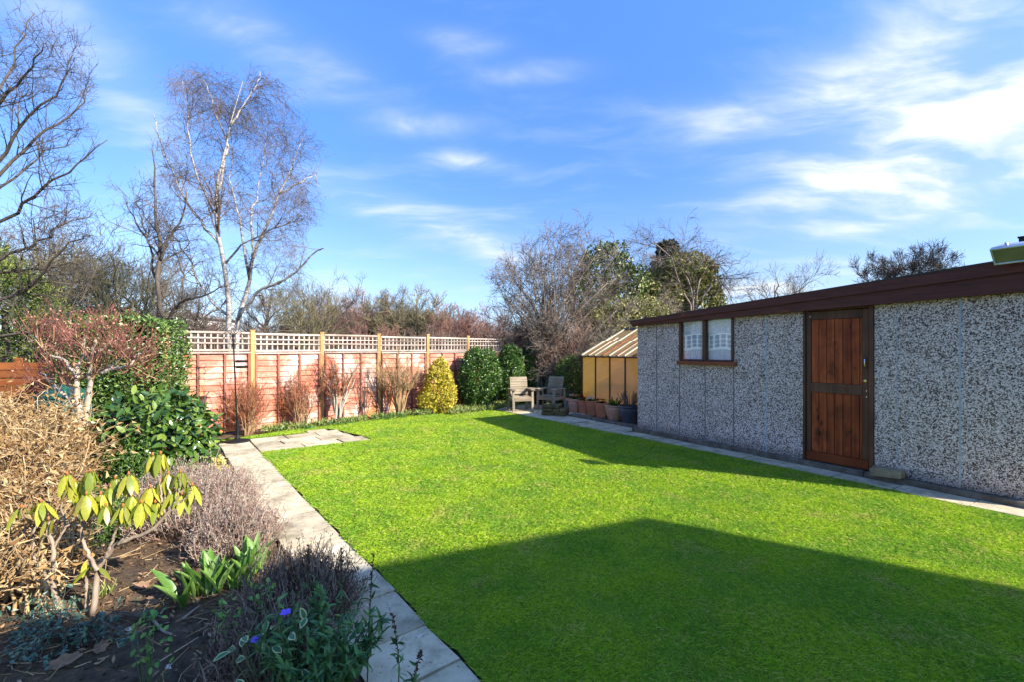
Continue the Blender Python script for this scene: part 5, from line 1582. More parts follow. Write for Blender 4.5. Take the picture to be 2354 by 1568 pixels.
shrub('laurel_bush', 'narrow clipped laurel at the fence corner, half behind its neighbour', 'shrub', (lx, ly, 0), [((lx + .03, ly, .84), (.28, .36, .82))], 6000, .075, .034, laurel_m, dark_twig, 8, box=2.3, inner=.74, lump=.10, rnd=.8)
lx, ly = on_fence(1009, .6)
shrub('golden_shrub', 'bright yellow variegated evergreen shrub against the fence beside the largest laurel', 'shrub', (lx, ly, 0), [((lx, ly, .52), (.40, .4, .60)), ((lx + .02, ly, .95), (.24, .28, .34)), ((lx - .2, ly - .1, .35), (.28, .3, .3))], 9000, .06, .032, euon_m, brown_twig, 8, inner=.75, lump=.2, lf=4, rnd=.9, seed=5)
shrub('yew_bush', 'rounded bright green bush between the garden seats and the greenhouse', 'shrub', (1.62, 12.5, 0), [((1.72, 12.5, .75), (.55, .5, .6)), ((1.5, 12.3, .5), (.4, .4, .45)), ((1.95, 12.45, .5), (.4, .4, .5))], 9000, .07, .026, leafmat('yew_leaf_mat', [(.03, .07, .01), (.07, .14, .02), (.13, .22, .03), (.2, .3, .05)], .4, .4, .2), dark_twig, 8, inner=.72, lump=.15, rnd=.8)


def twig_shrub(name, label, px, base_py, off, top_py, wpx, stem_m, twig_m, ns=26, r0=.009, k=(5, 4), spread=1.0, pale=False, bare_below=.0, group='bare pruned shrubs along the fence', ln=.3, root=.06):
    p = on_fence(px, off); Y = p[1]
    h = EYE + (HZ - top_py) / FPX * Y; w = wpx / FPX * Y / 2
    t = thing(name, label, 'shrub', (p[0], p[1], 0), 0, group)
    a = rng.uniform(0, 6.28, ns); rr_ = np.sqrt(rng.uniform(.02, 1, ns)); hz = h * rng.uniform(.7, 1.0, ns) * (1 - .25 * rr_ ** 2)
    tip = np.stack([np.cos(a) * rr_ * w, np.sin(a) * rr_ * w * .6, hz], 1)
    b = np.stack([np.cos(a) * root, np.sin(a) * root, a * 0], 1) * rng.uniform(.2, 1, (ns, 1))
    n = 8; tt = np.linspace(0, 1, n)[None, :, None]
    P = b[:, None] * (1 - tt) + np.concatenate([tip[:, None, :2] * tt ** spread, tip[:, None, 2:] * tt], 2) + b[:, None] * 0
    P[:, 1:] += np.cumsum(rng.normal(0, .012, (ns, n - 1, 3)), 1)
    R = np.linspace(r0, r0 * .35, n)[None].repeat(ns, 0) * rng.uniform(.7, 1.3, (ns, 1))
    V, F = tubes(P, R, 5); mk('stem', V, F, stem_m, t, True)
    g = Geo(); c, cr = grow(P, R, k[0], max(.2, bare_below), 1, 32, ln, 5, .18, .12, .6, .0028, .3); g.add(*tubes(c, cr, 3))
    c, cr = grow(c, cr, k[1], .2, 1, 36, ln * .5, 4, .2, .1, .7, .0022, .3); g.add(*tubes(c, cr, 3))
    g.obj('twigs', twig_m, t)
    return t


red_twig = bark('red_twig_mat', (.19, .06, .03), (.40, .16, .08), 8)
tan_twig = bark('tan_twig_mat', (.24, .14, .07), (.48, .32, .17), 8)
cream_stem = bark('cream_stem_mat', (.24, .19, .13), (.58, .50, .40), 9)
twig_shrub('pruned_shrub', 'bare reddish twiggy shrub behind the bird feeder pole, lowest against the fence', 568, 990, .36, 868, 105, tan_twig, red_twig, 44, .008, (7, 5))
twig_shrub('pruned_shrub', 'bare russet twiggy shrub against the fence panel right of the bird feeder', 692, 975, .36, 848, 92, tan_twig, red_twig, 40, .008, (7, 5))
twig_shrub('pruned_shrub', 'bare pruned shrub with thick pale stems against a fence post', 778, 962, .42, 815, 95, cream_stem, red_twig, 14, .022, (9, 6), 1.6, bare_below=.45, ln=.38)
twig_shrub('wall_climber', 'thin dark twisted climber trained up the fence panel', 838, 955, .14, 835, 60, dark_twig, dark_twig, 5, .012, (9, 5), 1.2, ln=.35)
twig_shrub('pruned_shrub', 'tan vase-shaped pruned shrub beside the golden shrub', 918, 946, .45, 800, 125, tan_twig, tan_twig, 17, .022, (12, 6), 1.5, bare_below=.45, ln=.34)
twig_shrub('sapling', 'lone thin sapling before the first full fence panel', 470, 1005, .30, 862, 24, red_twig, red_twig, 2, .010, (3, 2), 1.5, ln=.25)
# red-leaved shrub at the fence corner and pinkish twig base of the multi-stem tree
t = thing('red_shrub', 'purplish red twiggy shrub over the last trellis panel at the fence corner', 'shrub', (.05, 13.35, 0))
n = 40; b = np.zeros((n, 3)); tip = np.stack([rng.uniform(-.75, .35, n), rng.uniform(-.3, .3, n), rng.uniform(1.3, 2.0, n)], 1)
P = np.stack([b, tip * np.array([.4, .4, .5]), tip], 1); R = np.tile(np.linspace(.01, .005, 3), (n, 1)); plum = bark('plum_twig_mat', (.12, .03, .035), (.33, .10, .10), 8)
mk('stem', *tubes(P, R, 4), plum, t); c, cr = grow(P, R, 9, .5, 1, 45, .38, 4, .2, .0, .6, .004, .3); c2, cr2 = grow(c, cr, 4, .2, 1, 45, .2, 3, .2, 0, .7, .0035)
g = Geo(); g.add(*tubes(c, cr, 3)); g.add(*tubes(c2, cr2, 3)); g.obj('twigs', plum, t)
t = thing('coppiced_shrub', 'pinkish tan twiggy shrub at the foot of the bushy bare tree', 'shrub', (1.35, 13.0, 0))
n = 60; tip = np.stack([rng.uniform(-.95, .95, n), rng.uniform(-.4, .3, n), rng.uniform(1.5, 2.6, n)], 1); P = np.stack([np.stack([rng.normal(0, .12, n), rng.normal(0, .1, n), np.zeros(n)], 1), tip * np.array([.35, .35, .45]), tip], 1); R = np.tile(np.linspace(.014, .006, 3), (n, 1))
mk('stem', *tubes(P, R, 4), pale_twig, t); c, cr = grow(P, R, 12, .35, 1, 42, .5, 5, .25, .05, .6, .0045, .3); c2, cr2 = grow(c, cr, 4, .2, 1, 45, .25, 4, .25, .05, .7, .004)
g = Geo(); g.add(*tubes(c, cr, 3)); g.add(*tubes(c2, cr2, 3)); g.obj('twigs', bark('pink_twig_mat', (.20, .11, .075), (.44, .29, .21), 6), t)

# strap-leaved clumps and low plants at the foot of the fence
strap_m = leafmat('strap_leaf_mat', [(.05, .12, .02), (.09, .20, .035), (.15, .27, .06)], .45, .4, .25)


def strap_clump(label, x, y, n, L, z=0.0, cat='plant', name='daffodil_clump', w=.014, sp=.09, m=None):
    a = rng.uniform(0, 6.28, n); el = rng.uniform(.75, 1.5, n)
    D = np.stack([np.cos(a) * np.cos(el), np.sin(a) * np.cos(el), np.sin(el)], 1)
    C = np.stack([rng.normal(0, sp, n), rng.normal(0, sp, n), np.zeros(n)], 1)
    V, F = leaf_geo(C, D, rand_unit(n), rng.uniform(.6, 1.1, n) * L, w, .2, .2, True)
    o = mk(name, V, F, m or strap_m); o.location = (x, y, z)
    return tag(o, label, cat, None if name != 'daffodil_clump' else 'daffodil clumps along the fence')


for px, off, lab, n, L in ((648, .48, 'clump of narrow green daffodil leaves left of the russet shrub', 26, .24), (700, .55, 'loose clump of daffodil leaves below the russet shrub', 26, .17), (716, .6, 'low daffodil shoots right of the russet shrub foot', 18, .15),
                           (775, .58, 'daffodil clump below the thick pale-stemmed shrub', 40, .2), (800, .52, 'short daffodil shoots right of the pale-stemmed shrub', 24, .2), (868, .5, 'daffodil clump at the foot of a fence post left of the tan shrub', 20, .14), (893, .6, 'daffodil clump at the left foot of the tan vase-shaped shrub', 40, .22), (925, .6, 'daffodil clump at the right foot of the tan vase-shaped shrub', 34, .2), (962, .55, 'daffodil clump left of the golden shrub', 30, .22)):
    x, y = on_fence(px, off); strap_clump(lab, x, y, n, L)
low_m = leafmat('low_plant_mat', [(.09, .13, .03), (.18, .24, .05), (.30, .34, .10), (.38, .38, .16)], .5, .3, .25)
pts = []
for px0, px1, k, o0, o1 in ((1035, 1190, 2600, .25, 1.15), (960, 1040, 500, .35, .75), (600, 960, 900, .3, .6)):
    for q in range(k):
        pts.append(on_fence(rng.uniform(px0, px1), rng.uniform(o0, o1)))
pts = np.array(pts); n = len(pts); a = rng.uniform(0, 6.28, n); el = rng.uniform(.2, 1.3, n)
V, F = leaf_geo(np.stack([pts[:, 0], pts[:, 1], rng.uniform(0, .10, n)], 1), np.stack([np.cos(a) * np.cos(el), np.sin(a) * np.cos(el), np.sin(el)], 1), rand_unit(n), rng.uniform(.05, .12, n), .03, .2, .2)
tag(mk('ground_cover', V, F, low_m), 'low pale green ground cover at the foot of the laurels and fence', 'ground cover', kind='stuff')

# ================================================================== THE NEAR BED
# pruned shrub with pale trunks and upright red shoots
bx0, by0 = -5.15, 5.55
t = thing('red_twig_shrub', 'hard-pruned shrub with thick pale trunks and a thicket of red shoots', 'shrub', (bx0, by0, 0))
mains = [[(195, 1000), (200, 930), (206, 870), (215, 815), (222, 780)], [(186, 1000), (180, 930), (176, 870), (190, 815), (196, 775)], [(192, 1000), (178, 940), (160, 880), (140, 840), (136, 790)],
         [(206, 870), (235, 850), (272, 835), (290, 800)], [(185, 960), (150, 910), (115, 880), (92, 850)], [(230, 860), (262, 850), (300, 840), (322, 812)], [(176, 870), (150, 830), (110, 815), (90, 790)], [(215, 815), (240, 800), (262, 770)]]
LP_ = [(pxpath(m_, by0 + rng.uniform(-.15, .15), 14, .012, rng.uniform(-.4, .4)) - np.array([bx0, by0, 0]), .040 if i < 2 else .022, .011) for i, m_ in enumerate(mains)]
P = np.array([l[0] for l in LP_]); R = np.array([np.linspace(l[1], l[2], 14) for l in LP_])
mk('trunk', *tubes(P, R, 8, True), cream_stem, t, True)
c, cr = grow(P, R, 9, .4, 1, 48, .36, 6, .2, .12, .6, .006, .2); g = Geo(); g.add(*tubes(c, cr, 5)); g.obj('branches', tan_twig, t, True)
s1, sr1 = grow(np.concatenate([c]), cr, 7, .3, 1, 42, .34, 5, .14, .28, .6, .0035, .2); s2, sr2 = grow(s1, sr1, 2, .3, 1, 40, .14, 4, .16, .2, .7, .003)
shoot_m = bark('red_shoot_mat', (.11, .042, .034), (.29, .12, .085), 9)
g = Geo(); g.add(*tubes(s1, sr1, 3)); g.add(*tubes(s2, sr2, 3)); g.obj('shoots', shoot_m, t)['kind'] = 'stuff'
bud_m = leafmat('pink_bud_mat', [(.4, .16, .12), (.5, .27, .2)], .6, .2, .1)
tipP = s2[:, -1][::3]; V, F = leaf_geo(tipP, rand_unit(len(tipP)), rand_unit(len(tipP)), .03, .022); mk('buds', V, F, bud_m, t)['kind'] = 'stuff'

# mass of dry stems and tan leaves at the left
dry_m = leafmat('dry_leaf_mat', [(0.101, 0.047, 0.019), (0.234, 0.131, 0.050), (0.390, 0.245, 0.092), (0.515, 0.381, 0.194), (0.172, 0.079, 0.031)], .8, .15, .15)
straw = leafmat('straw_stem_mat', [(0.170, 0.093, 0.040), (0.357, 0.228, 0.103), (0.561, 0.421, 0.229), (0.289, 0.160, 0.071)], .8, .15, 0)
t = thing('dry_shrub', 'sprawling mass of dead tan stems and withered leaves filling the left side of the bed', 'shrub', (-4.0, 4.1, 0))
n = 520
cx0 = np.stack([rng.uniform(-5.3, -3.55, n), rng.uniform(3.1, 5.1, n), np.zeros(n)], 1)
cx0 = np.concatenate([cx0, np.stack([rng.uniform(-4.2, -2.7, 150), rng.uniform(2.65, 3.4, 150), np.zeros(150)], 1)])
cx0 = cx0[(cx0[:, 0] > -1.32 * cx0[:, 1] - .3) & (cx0[:, 0] < -.985 * cx0[:, 1] + .07 * np.clip(cx0[:, 1] - 3, 0, 3))]; n = len(cx0)
hh = rng.uniform(.5, 1.15, n) * np.clip(.42 + .30 * (cx0[:, 1] - 2.6), .4, 1.0)
lean = rng.normal(0, .32, (n, 2)) + np.array([.10, -.22])
tt = np.linspace(0, 1, 8)
P = cx0[:, None] + np.concatenate([lean[:, None] * hh[:, None, None] * (tt[None, :, None] ** 1.7), (hh[:, None] * (tt[None] - .25 * tt[None] ** 3) * 1.25)[..., None]], 2)
P[:, 1:] += np.cumsum(rng.normal(0, .018, (n, 7, 3)), 1); P -= np.array([-4.0, 4.1, 0])
R = np.linspace(.010, .004, 8)[None].repeat(n, 0) * rng.uniform(.6, 1.7, (n, 1))
mk('stem', *tubes(P, R, 5), straw, t, True)
c, cr = grow(P, R, 6, .25, 1, 55, .42, 5, .25, -.02, .6, .0034, .2); c2, cr2 = grow(c, cr, 2, .2, 1, 50, .2, 3, .3, 0, .7, .0026)
g = Geo(); g.add(*tubes(c, cr, 3)); g.add(*tubes(c2, cr2, 3)); g.obj('twigs', straw, t)
allp = np.concatenate([c[:, 2:].reshape(-1, 3), c2[:, 1:].reshape(-1, 3)]); idx = rng.choice(len(allp), 10500)
C = allp[idx] + rng.normal(0, .03, (10500, 3)); C = C[C[:, 2] > .05]
V, F = leaf_geo(C, rand_unit(len(C)) + np.array([0, 0, -.3]), rand_unit(len(C)), rng.uniform(.025, .065, len(C)), .022, .35, .5); mk('withered_leaves', V, F, dry_m, t)

# camellia-like evergreen with large glossy leaves
cmx = np.array((-3.83, 5.0, .54))
t = thing('glossy_shrub', 'rounded evergreen shrub with large glossy dark leaves beside the path end', 'shrub', (cmx[0], cmx[1], 0))
gl_m = leafmat('glossy_leaf_mat', [(.014, .035, .008), (.03, .075, .012), (.065, .13, .02), (.16, .23, .045)], .22, .6, .12)
glo_m = objleafmat('glossy_single_leaf_mat', [(.02, .05, .009), (.045, .10, .014), (.10, .175, .022), (.24, .31, .05)], .22, .6, .12)
lm = [mesh('leaf', *leaf_geo(np.zeros((1, 3)), np.array([[1.0, 0, 0]]), np.array([[0, 0, 1.0]]), 1.0, w_, fo, dr, True), glo_m, True) for w_, fo, dr in ((.46, .12, .18), (.50, .18, .3), (.42, .08, .1), (.48, .22, .4))]
ells = [((-3.88, 5.0, .55), (.54, .54, .50)), ((-3.62, 4.95, .32), (.30, .36, .30))]


def place_leaves(t, base, P, Nn, L, meshes, up=-.15, rnd=.55, out=.55):
    for p, nn in zip(P, Nn):
        d = Vector(nn) * out + Vector(rand_unit(1)[0]) * rnd + Vector((0, 0, up)); d.normalize()
        s = d.cross(Vector(nn) + Vector((0, 0, .6)) + Vector(rand_unit(1)[0]) * .35)
        if s.length < 1e-3: continue
        s.normalize(); u = s.cross(d)
        M = Matrix((d, -s, u)).transposed()
        o = link('leaf', meshes[int(rng.integers(len(meshes)))], t)
        k = L * rng.uniform(.75, 1.2)
        o.matrix_local = Matrix.Translation(Vector(p) - Vector(base)) @ M.to_4x4() @ Matrix.Scale(k, 4)


Pq, Nq = shell_points(ells, 3000, .93, .12, 3, 2.2, .1, seed=9)
view = np.array([0, 0, EYE]) - Pq; m = (Nq * unit(view)).sum(1) > .12
Pq, Nq = Pq[m], Nq[m]; sel = rng.choice(len(Pq), 290, False)
place_leaves(t, (cmx[0], cmx[1], 0), Pq[sel], Nq[sel], .105, lm)
o = foliage('foliage', ells, 2700, .10, .046, gl_m, t, base=(cmx[0], cmx[1], 0), inner=.55, lump=.12, lf=3, box=2.2, rnd=.6, out=.55, up=-.1, fold=.15, droop=.25, seed=9, fine=True, zmin=.05); o['kind'] = 'stuff'
P = np.stack([np.zeros((9, 3)), rng.normal(0, .15, (9, 3)) + np.array([0, 0, .3]), rng.normal(0, .25, (9, 3)) + np.array([0, 0, .7])], 1); mk('stem', *tubes(P, np.tile([.016, .012, .006], (9, 1)), 5), dark_twig, t)

shrub('golden_spray', 'pale yellow-leaved shrub spilling onto the path behind the glossy evergreen', 'shrub', (-3.52, 5.22, 0), [((-3.50, 5.22, .17), (.17, .2, .18)), ((-3.58, 5.30, .30), (.13, .16, .16))], 900, .055, .04, leafmat('pale_yellow_leaf_mat', [(.42, .36, .06), (.62, .52, .12), (.72, .64, .28)], .5, .3, .25), tan_twig, 6, inner=.6)
shrub('box_ball', 'small-leaved green box bush left of the glossy evergreen', 'shrub', (-3.72, 4.55, 0), [((-3.75, 4.55, .36), (.27, .25, .34))], 5200, .028, .015, box_m, olive_twig, 6, inner=.62, lump=.18, lf=5, zmin=.02)
shrub('box_ball', 'low rounded box bush behind the lanky yellow-green rhododendron', 'shrub', (-3.28, 3.62, 0), [((-3.28, 3.62, .20), (.27, .25, .22))], 5200, .024, .013, box_m, olive_twig, 6, inner=.62, lump=.2, lf=6, zmin=.02)


# lavender mounds: many thin upright stalks
def lavender(label, x, y, rx, ry, h, n, cols, leaf_cols, stalk_m, seed):
    t = thing('lavender_bush', label, 'shrub', (x, y, 0))
    r_ = np.sqrt(rng.uniform(0, 1, n)); a = rng.uniform(0, 6.28, n)
    fx, fy = r_ * np.cos(a), r_ * np.sin(a)
    H_ = h * np.sqrt(np.clip(1 - .75 * r_ ** 2, .05, 1)) * rng.uniform(.72, 1.12, n) * (1 + .18 * fbm(np.stack([fx * 2.5, fy * 2.5, fx * 0], 1), seed, 1.6))
    b = np.stack([fx * rx * .8, fy * ry * .8, np.zeros(n)], 1); tip = np.stack([fx * rx, fy * ry, H_], 1) + rng.normal(0, .06, (n, 3))
    mid = b * .4 + tip * .6 + np.stack([fx, fy, fx * 0], 1) * .02 + rng.normal(0, .03, (n, 3))
    P = np.stack([b, mid, (mid + tip) / 2 + rng.normal(0, .012, (n, 3)), tip], 1); R = np.tile([.0024, .0022, .002, .0014], (n, 1)) * rng.uniform(.7, 1.4, (n, 1))
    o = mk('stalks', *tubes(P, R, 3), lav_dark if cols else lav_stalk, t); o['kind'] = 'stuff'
    k = n * (5 if cols else 8); i = rng.integers(0, n, k); f = rng.uniform(.45, 1.05, k)[:, None]
    C = b[i] * (1 - f) ** 2 + 2 * mid[i] * f * (1 - f) + tip[i] * f ** 2 + rng.normal(0, .008, (k, 3))
    D = unit(tip[i] - b[i] + rand_unit(k) * .7 * np.linalg.norm(tip[i] - b[i], axis=1, keepdims=True))
    V, F = leaf_geo(C, D, rand_unit(k), rng.uniform(.012, .032, k), .007, .2, .1); mk('foliage', V, F, leafmat(label[:12] + '_mat', leaf_cols, .8, .15, .15), t)
    return t


lav_stalk = leafmat('lavender_stalk_mat', [(.13, .075, .06), (.27, .17, .13), (.40, .30, .23), (.30, .26, .19)], .85, .1, 0)
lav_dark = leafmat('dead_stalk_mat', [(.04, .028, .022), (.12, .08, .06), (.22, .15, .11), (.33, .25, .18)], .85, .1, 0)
lavender('grey-brown lavender mound overhanging the path below the glossy evergreen', -2.95, 4.15, .55, .62, .40, 2300, 0, [(.18, .10, .085), (.38, .25, .20), (.46, .44, .33), (.26, .15, .11), (.58, .52, .44)], None, 3)
lavender('second, smaller grey-brown lavender mound beside the path, behind the tulips', -2.12, 3.52, .26, .34, .32, 900, 0, [(.17, .10, .085), (.34, .23, .18), (.46, .42, .33), (.24, .13, .10)], None, 5)
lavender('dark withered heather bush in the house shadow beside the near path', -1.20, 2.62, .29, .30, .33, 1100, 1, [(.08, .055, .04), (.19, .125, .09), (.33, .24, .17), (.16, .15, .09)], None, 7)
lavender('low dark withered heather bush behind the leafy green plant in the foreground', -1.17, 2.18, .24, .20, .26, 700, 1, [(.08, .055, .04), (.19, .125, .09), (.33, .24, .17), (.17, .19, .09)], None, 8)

# lanky rhododendron with drooping yellow-green leaves
RB = at(180, 1420, 2.63)
t = thing('rhododendron', 'lanky rhododendron with bare stems and whorls of drooping yellow-green leaves', 'shrub', (RB[0], RB[1], 0))


def cp(cx_, cy_, Y): return at(cx_ * .3512, 1017.5 + cy_ * .3512, Y)


stems = [([(440, 1190), (385, 1060), (350, 940), (352, 800), (352, 700), (325, 610), (318, 520)], 2.62, .0, .016), ([(340, 950), (280, 830), (222, 745), (222, 600), (268, 410)], 2.62, .1, .009), ([(225, 560), (180, 700), (175, 640), (140, 440)], 2.68, .0, .006),
         ([(600, 1135), (625, 1000), (640, 840), (690, 760), (770, 672), (900, 618), (1010, 560), (1080, 490), (1130, 430)], 2.66, .15, .017), ([(640, 840), (590, 760), (560, 690), (530, 605), (560, 520), (650, 400), (722, 310)], 2.66, .12, .011), ([(690, 760), (730, 660), (765, 560), (805, 440)], 2.66, .0, .009),
         ([(570, 1120), (570, 1000), (565, 880), (585, 790)], 2.7, .0, .012), ([(770, 672), (850, 590), (905, 500), (925, 410)], 2.7, .0, .008), ([(352, 705), (430, 560), (520, 520), (560, 370)], 2.62, .1, .007), ([(650, 400), (600, 330), (590, 215)], 2.72, .0, .006), ([(430, 560), (400, 380), (440, 225)], 2.7, .0, .006),
         ([(1080, 490), (1020, 470), (1015, 410)], 2.8, .0, .006), ([(1080, 490), (1060, 380), (1050, 280), (1052, 90)], 2.8, .05, .007), ([(1130, 430), (1170, 330), (1180, 215)], 2.8, .0, .006), ([(1130, 430), (1220, 360), (1258, 300)], 2.8, .0, .006), ([(765, 560), (830, 400), (840, 230)], 2.7, .05, .006)]
rs_m = bark('rhododendron_stem_mat', (.16, .11, .075), (.38, .30, .22), 14)
b0 = np.array([RB[0], RB[1], 0])
for pts, Y, dY, r0 in stems:
    p = np.array([cp(x, y, Y + dY * i / len(pts)) for i, (x, y) in enumerate(pts)])
    q = smooth_path(p, 26) - b0; q[1:] += rng.normal(0, .0025, (25, 3))
    mk('stem', *tubes(q[None], np.linspace(r0, r0 * .5, 26)[None], 7, True), rs_m, t, True)
rl_m = objleafmat('rhododendron_leaf_mat', [(.17, .22, .02), (.30, .34, .025), (.42, .42, .04), (.52, .47, .05), (.13, .19, .018), (.36, .31, .05)], .35, .45, .3)
rlm = [mesh('leaf', *leaf_geo(np.zeros((1, 3)), np.array([[1.0, 0, 0]]), np.array([[0, 0, 1.0]]), 1.0, w_, fo, dr, True), rl_m, True) for w_, fo, dr in ((.29, -.06, .16), (.33, -.10, .28), (.26, -.05, .08))]
bud2 = plain('rhododendron_bud_mat', (.42, .13, .03), .6, scale=20)
whorls = [(440, 215, 2.7), (590, 195, 2.72), (270, 395, 2.65), (140, 430, 2.68), (565, 345, 2.64), (722, 300, 2.75), (842, 215, 2.75), (755, 240, 2.78), (805, 425, 2.66), (860, 355, 2.72), (925, 400, 2.7), (1052, 80, 2.85), (1050, 262, 2.84), (1015, 400, 2.8), (1100, 210, 2.86), (1180, 200, 2.84), (1258, 285, 2.86), (1190, 345, 2.84), (318, 510, 2.61), (565, 770, 2.7), (610, 810, 2.68), (1000, 90, 2.86), (490, 262, 2.72), (660, 345, 2.7), (985, 300, 2.82), (1135, 325, 2.84), (690, 420, 2.66)]
for wi, (x, y, Y) in enumerate(whorls):
    c = cp(x, y, Y) - b0; k = 11 if wi not in (3, 18, 19, 20) else 3
    V, F = lathe([(.004, 0), (.0065, .008), (.005, .017), (0, .024)], 7); o = mk('bud', V, F, bud2, t, True); o.location = c
    a0_ = rng.uniform(0, 6.28)
    for j in range(k):
        a = a0_ + j * 6.283 / k + rng.normal(0, .2); drop = rng.uniform(.85, 1.5) if wi not in (19, 20) else rng.uniform(.2, .9)
        d = Vector((math.cos(a) * math.cos(drop), math.sin(a) * math.cos(drop), -math.sin(drop))); n_ = Vector((math.cos(a) * math.sin(drop), math.sin(a) * math.sin(drop), math.cos(drop)))
        s = d.cross(n_); M = Matrix((d, -s, n_)).transposed()
        o = link('leaf', rlm[int(rng.integers(3))], t); L_ = rng.uniform(.085, .14) if wi not in (18,) else .09
        o.matrix_local = Matrix.Translation(Vector(c) + Vector((math.cos(a), math.sin(a), 0)) * .018) @ M.to_4x4() @ Matrix.Scale(L_, 4)

# tulip leaves
tl_m = objleafmat('tulip_leaf_mat', [(.10, .22, .035), (.16, .30, .05), (.22, .36, .08), (.26, .38, .13)], .4, .45, .35)
tlm = [mesh('leaf', *leaf_geo(np.zeros((1, 3)), np.array([[1.0, 0, 0]]), np.array([[0, 0, 1.0]]), 1.0, w_, fo, dr, True), tl_m, True) for w_, fo, dr in ((.24, .30, .10), (.28, .35, .25), (.2, .3, -.05))]


def tulips(label, spots, L):
    x0, y0 = spots[0][:2]; t = thing('tulip_clump', label, 'tulips', (x0, y0, 0))
    for (x, y, k, w) in spots:
        for j in range(k):
            a = rng.uniform(0, 6.28); el = rng.uniform(.95, 1.5)
            d = Vector((math.cos(a) * math.cos(el), math.sin(a) * math.cos(el), math.sin(el))); n_ = Vector((-math.cos(a) * math.sin(el), -math.sin(a) * math.sin(el), math.cos(el)))
            s = d.cross(n_); M = Matrix((d, -s, n_)).transposed(); o = link('leaf', tlm[int(rng.integers(3))], t)
            o.matrix_local = Matrix.Translation((x - x0 + rng.normal(0, w), y - y0 + rng.normal(0, w), -.01)) @ M.to_4x4() @ Matrix.Scale(L * rng.uniform(.7, 1.15), 4)


tulips('clump of broad fresh green tulip leaves, the larger one in front of the lavender', [(-1.97, 2.86, 20, .045), (-1.88, 2.92, 14, .04), (-1.78, 2.97, 12, .04), (-1.98, 2.74, 3, .01)], .25)
tulips('smaller clump of tulip leaves close to the lavender, behind the larger clump', [(-1.84, 3.18, 14, .05), (-1.76, 3.12, 12, .04)], .24)

# leafy perennial in the foreground with bare seed spikes
t = thing('leafy_perennial', 'bushy green perennial with narrow leaves and dark seed spikes in the near bed', 'plant', (-.88, 2.02, 0))
ns = 44; a = rng.uniform(0, 6.28, ns); rr_ = np.sqrt(rng.uniform(0, 1, ns)); b = np.stack([np.cos(a) * rr_ * .10, np.sin(a) * rr_ * .09, np.zeros(ns)], 1)
tip = np.stack([np.cos(a) * rr_ * .30 + .02, np.sin(a) * rr_ * .24, rng.uniform(.22, .42, ns)], 1); P = np.stack([b, (b + tip) / 2 + rng.normal(0, .02, (ns, 3)), tip], 1)
gstem = plain('green_stem_mat', (.10, .14, .05), .6)
mk('stem', *tubes(P, np.tile([.0035, .003, .002], (ns, 1)), 4), gstem, t)
k = 1500; i = rng.integers(0, ns, k); f = rng.uniform(.15, 1, k)[:, None]
C = np.where(f < .5, P[i, 0] * (1 - 2 * f) + P[i, 1] * 2 * f, P[i, 1] * (2 - 2 * f) + P[i, 2] * (2 * f - 1)); D = rand_unit(k) + np.array([0, 0, .5])
pen_m = leafmat('perennial_leaf_mat', [(.025, .085, .025), (.05, .14, .035), (.085, .20, .05), (.15, .27, .06)], .4, .45, .25)
o = mk('foliage', *leaf_geo(C, D, rand_unit(k) * .5 + np.array([0, 0, 1.0]), rng.uniform(.035, .07, k), .014, .2, .3, True), pen_m, t); o['kind'] = 'stuff'
seed_m = leafmat('seed_head_mat', [(.035, .022, .015), (.09, .05, .03), (.14, .10, .04)], .8, .15, .1)
for x, y, h in ((-.93, 2.16, .62), (-.80, 2.20, .58), (-.66, 2.08, .60), (-1.02, 2.1, .52), (-.50, 2.0, .38), (-.42, 1.93, .27)):
    q = smooth_path([(x, y, 0), (x + rng.normal(0, .02), y, h * .5), (x + rng.normal(0, .03), y + rng.normal(0, .02), h)], 10) - np.array([-.88, 2.02, 0])
    sp = mk('seed_spike', *tubes(q[None], np.linspace(.003, .0015, 10)[None], 5), bark('spike_mat', (.05, .035, .02), (.13, .09, .05), 20), t)
    kk = 34; f = rng.uniform(.62, 1, kk); ii = (f * 9).astype(int); C = q[np.minimum(ii, 8)] + (q[np.minimum(ii + 1, 9)] - q[np.minimum(ii, 8)]) * rng.uniform(0, 1, (kk, 1))
    mk('seed_heads', *leaf_geo(C, rand_unit(kk) + np.array([0, 0, .9]), rand_unit(kk), .018, .010, .4), seed_m, sp)
    kk = 22; f = rng.uniform(.3, .8, kk); ii = (f * 9).astype(int); mk('spike_leaves', *leaf_geo(q[ii], rand_unit(kk) + np.array([0, 0, .2]), rand_unit(kk), .045, .011, .2, .3, True), pen_m, sp)

# variegated periwinkle with a violet flower
t = thing('periwinkle', 'variegated periwinkle with cream-edged leaves and a violet flower', 'plant', (-1.02, 1.98, 0))
va_e = plain('cream_edge_mat', (.46, .46, .20), .5, bump=0); va_c = plain('periwinkle_leaf_mat', (.05, .13, .05), .4, bump=0)
n = 30; ctr = np.stack([rng.normal(0, .09, n), rng.normal(0, .07, n), rng.uniform(.08, .36, n)], 1); D = unit(rand_unit(n) + np.array([0, -.3, .5])); N2 = unit(np.array([0, -.5, 1.0]) + rand_unit(n) * .4)
for i in range(n):
    L_ = rng.uniform(.045, .065)
    o = mk('leaf', *leaf_geo(ctr[i:i + 1], D[i:i + 1], N2[i:i + 1], L_, .030, .12, .2, True), va_e, t, True)
    S = unit(np.cross(D[i], N2[i])); Nn_ = np.cross(S, D[i])
    mk('leaf_centre', *leaf_geo(ctr[i:i + 1] + Nn_ * .0012 + D[i] * L_ * .06, D[i:i + 1], N2[i:i + 1], L_ * .86, .019, .12, .2, True), va_c, o, True)
P = np.stack([np.zeros((n, 3)) + ctr * np.array([.3, .3, 0]), ctr * np.array([.7, .7, .6]), ctr], 1); mk('stem', *tubes(P, np.tile([.002, .0018, .0014], (n, 1)), 4), gstem, t)
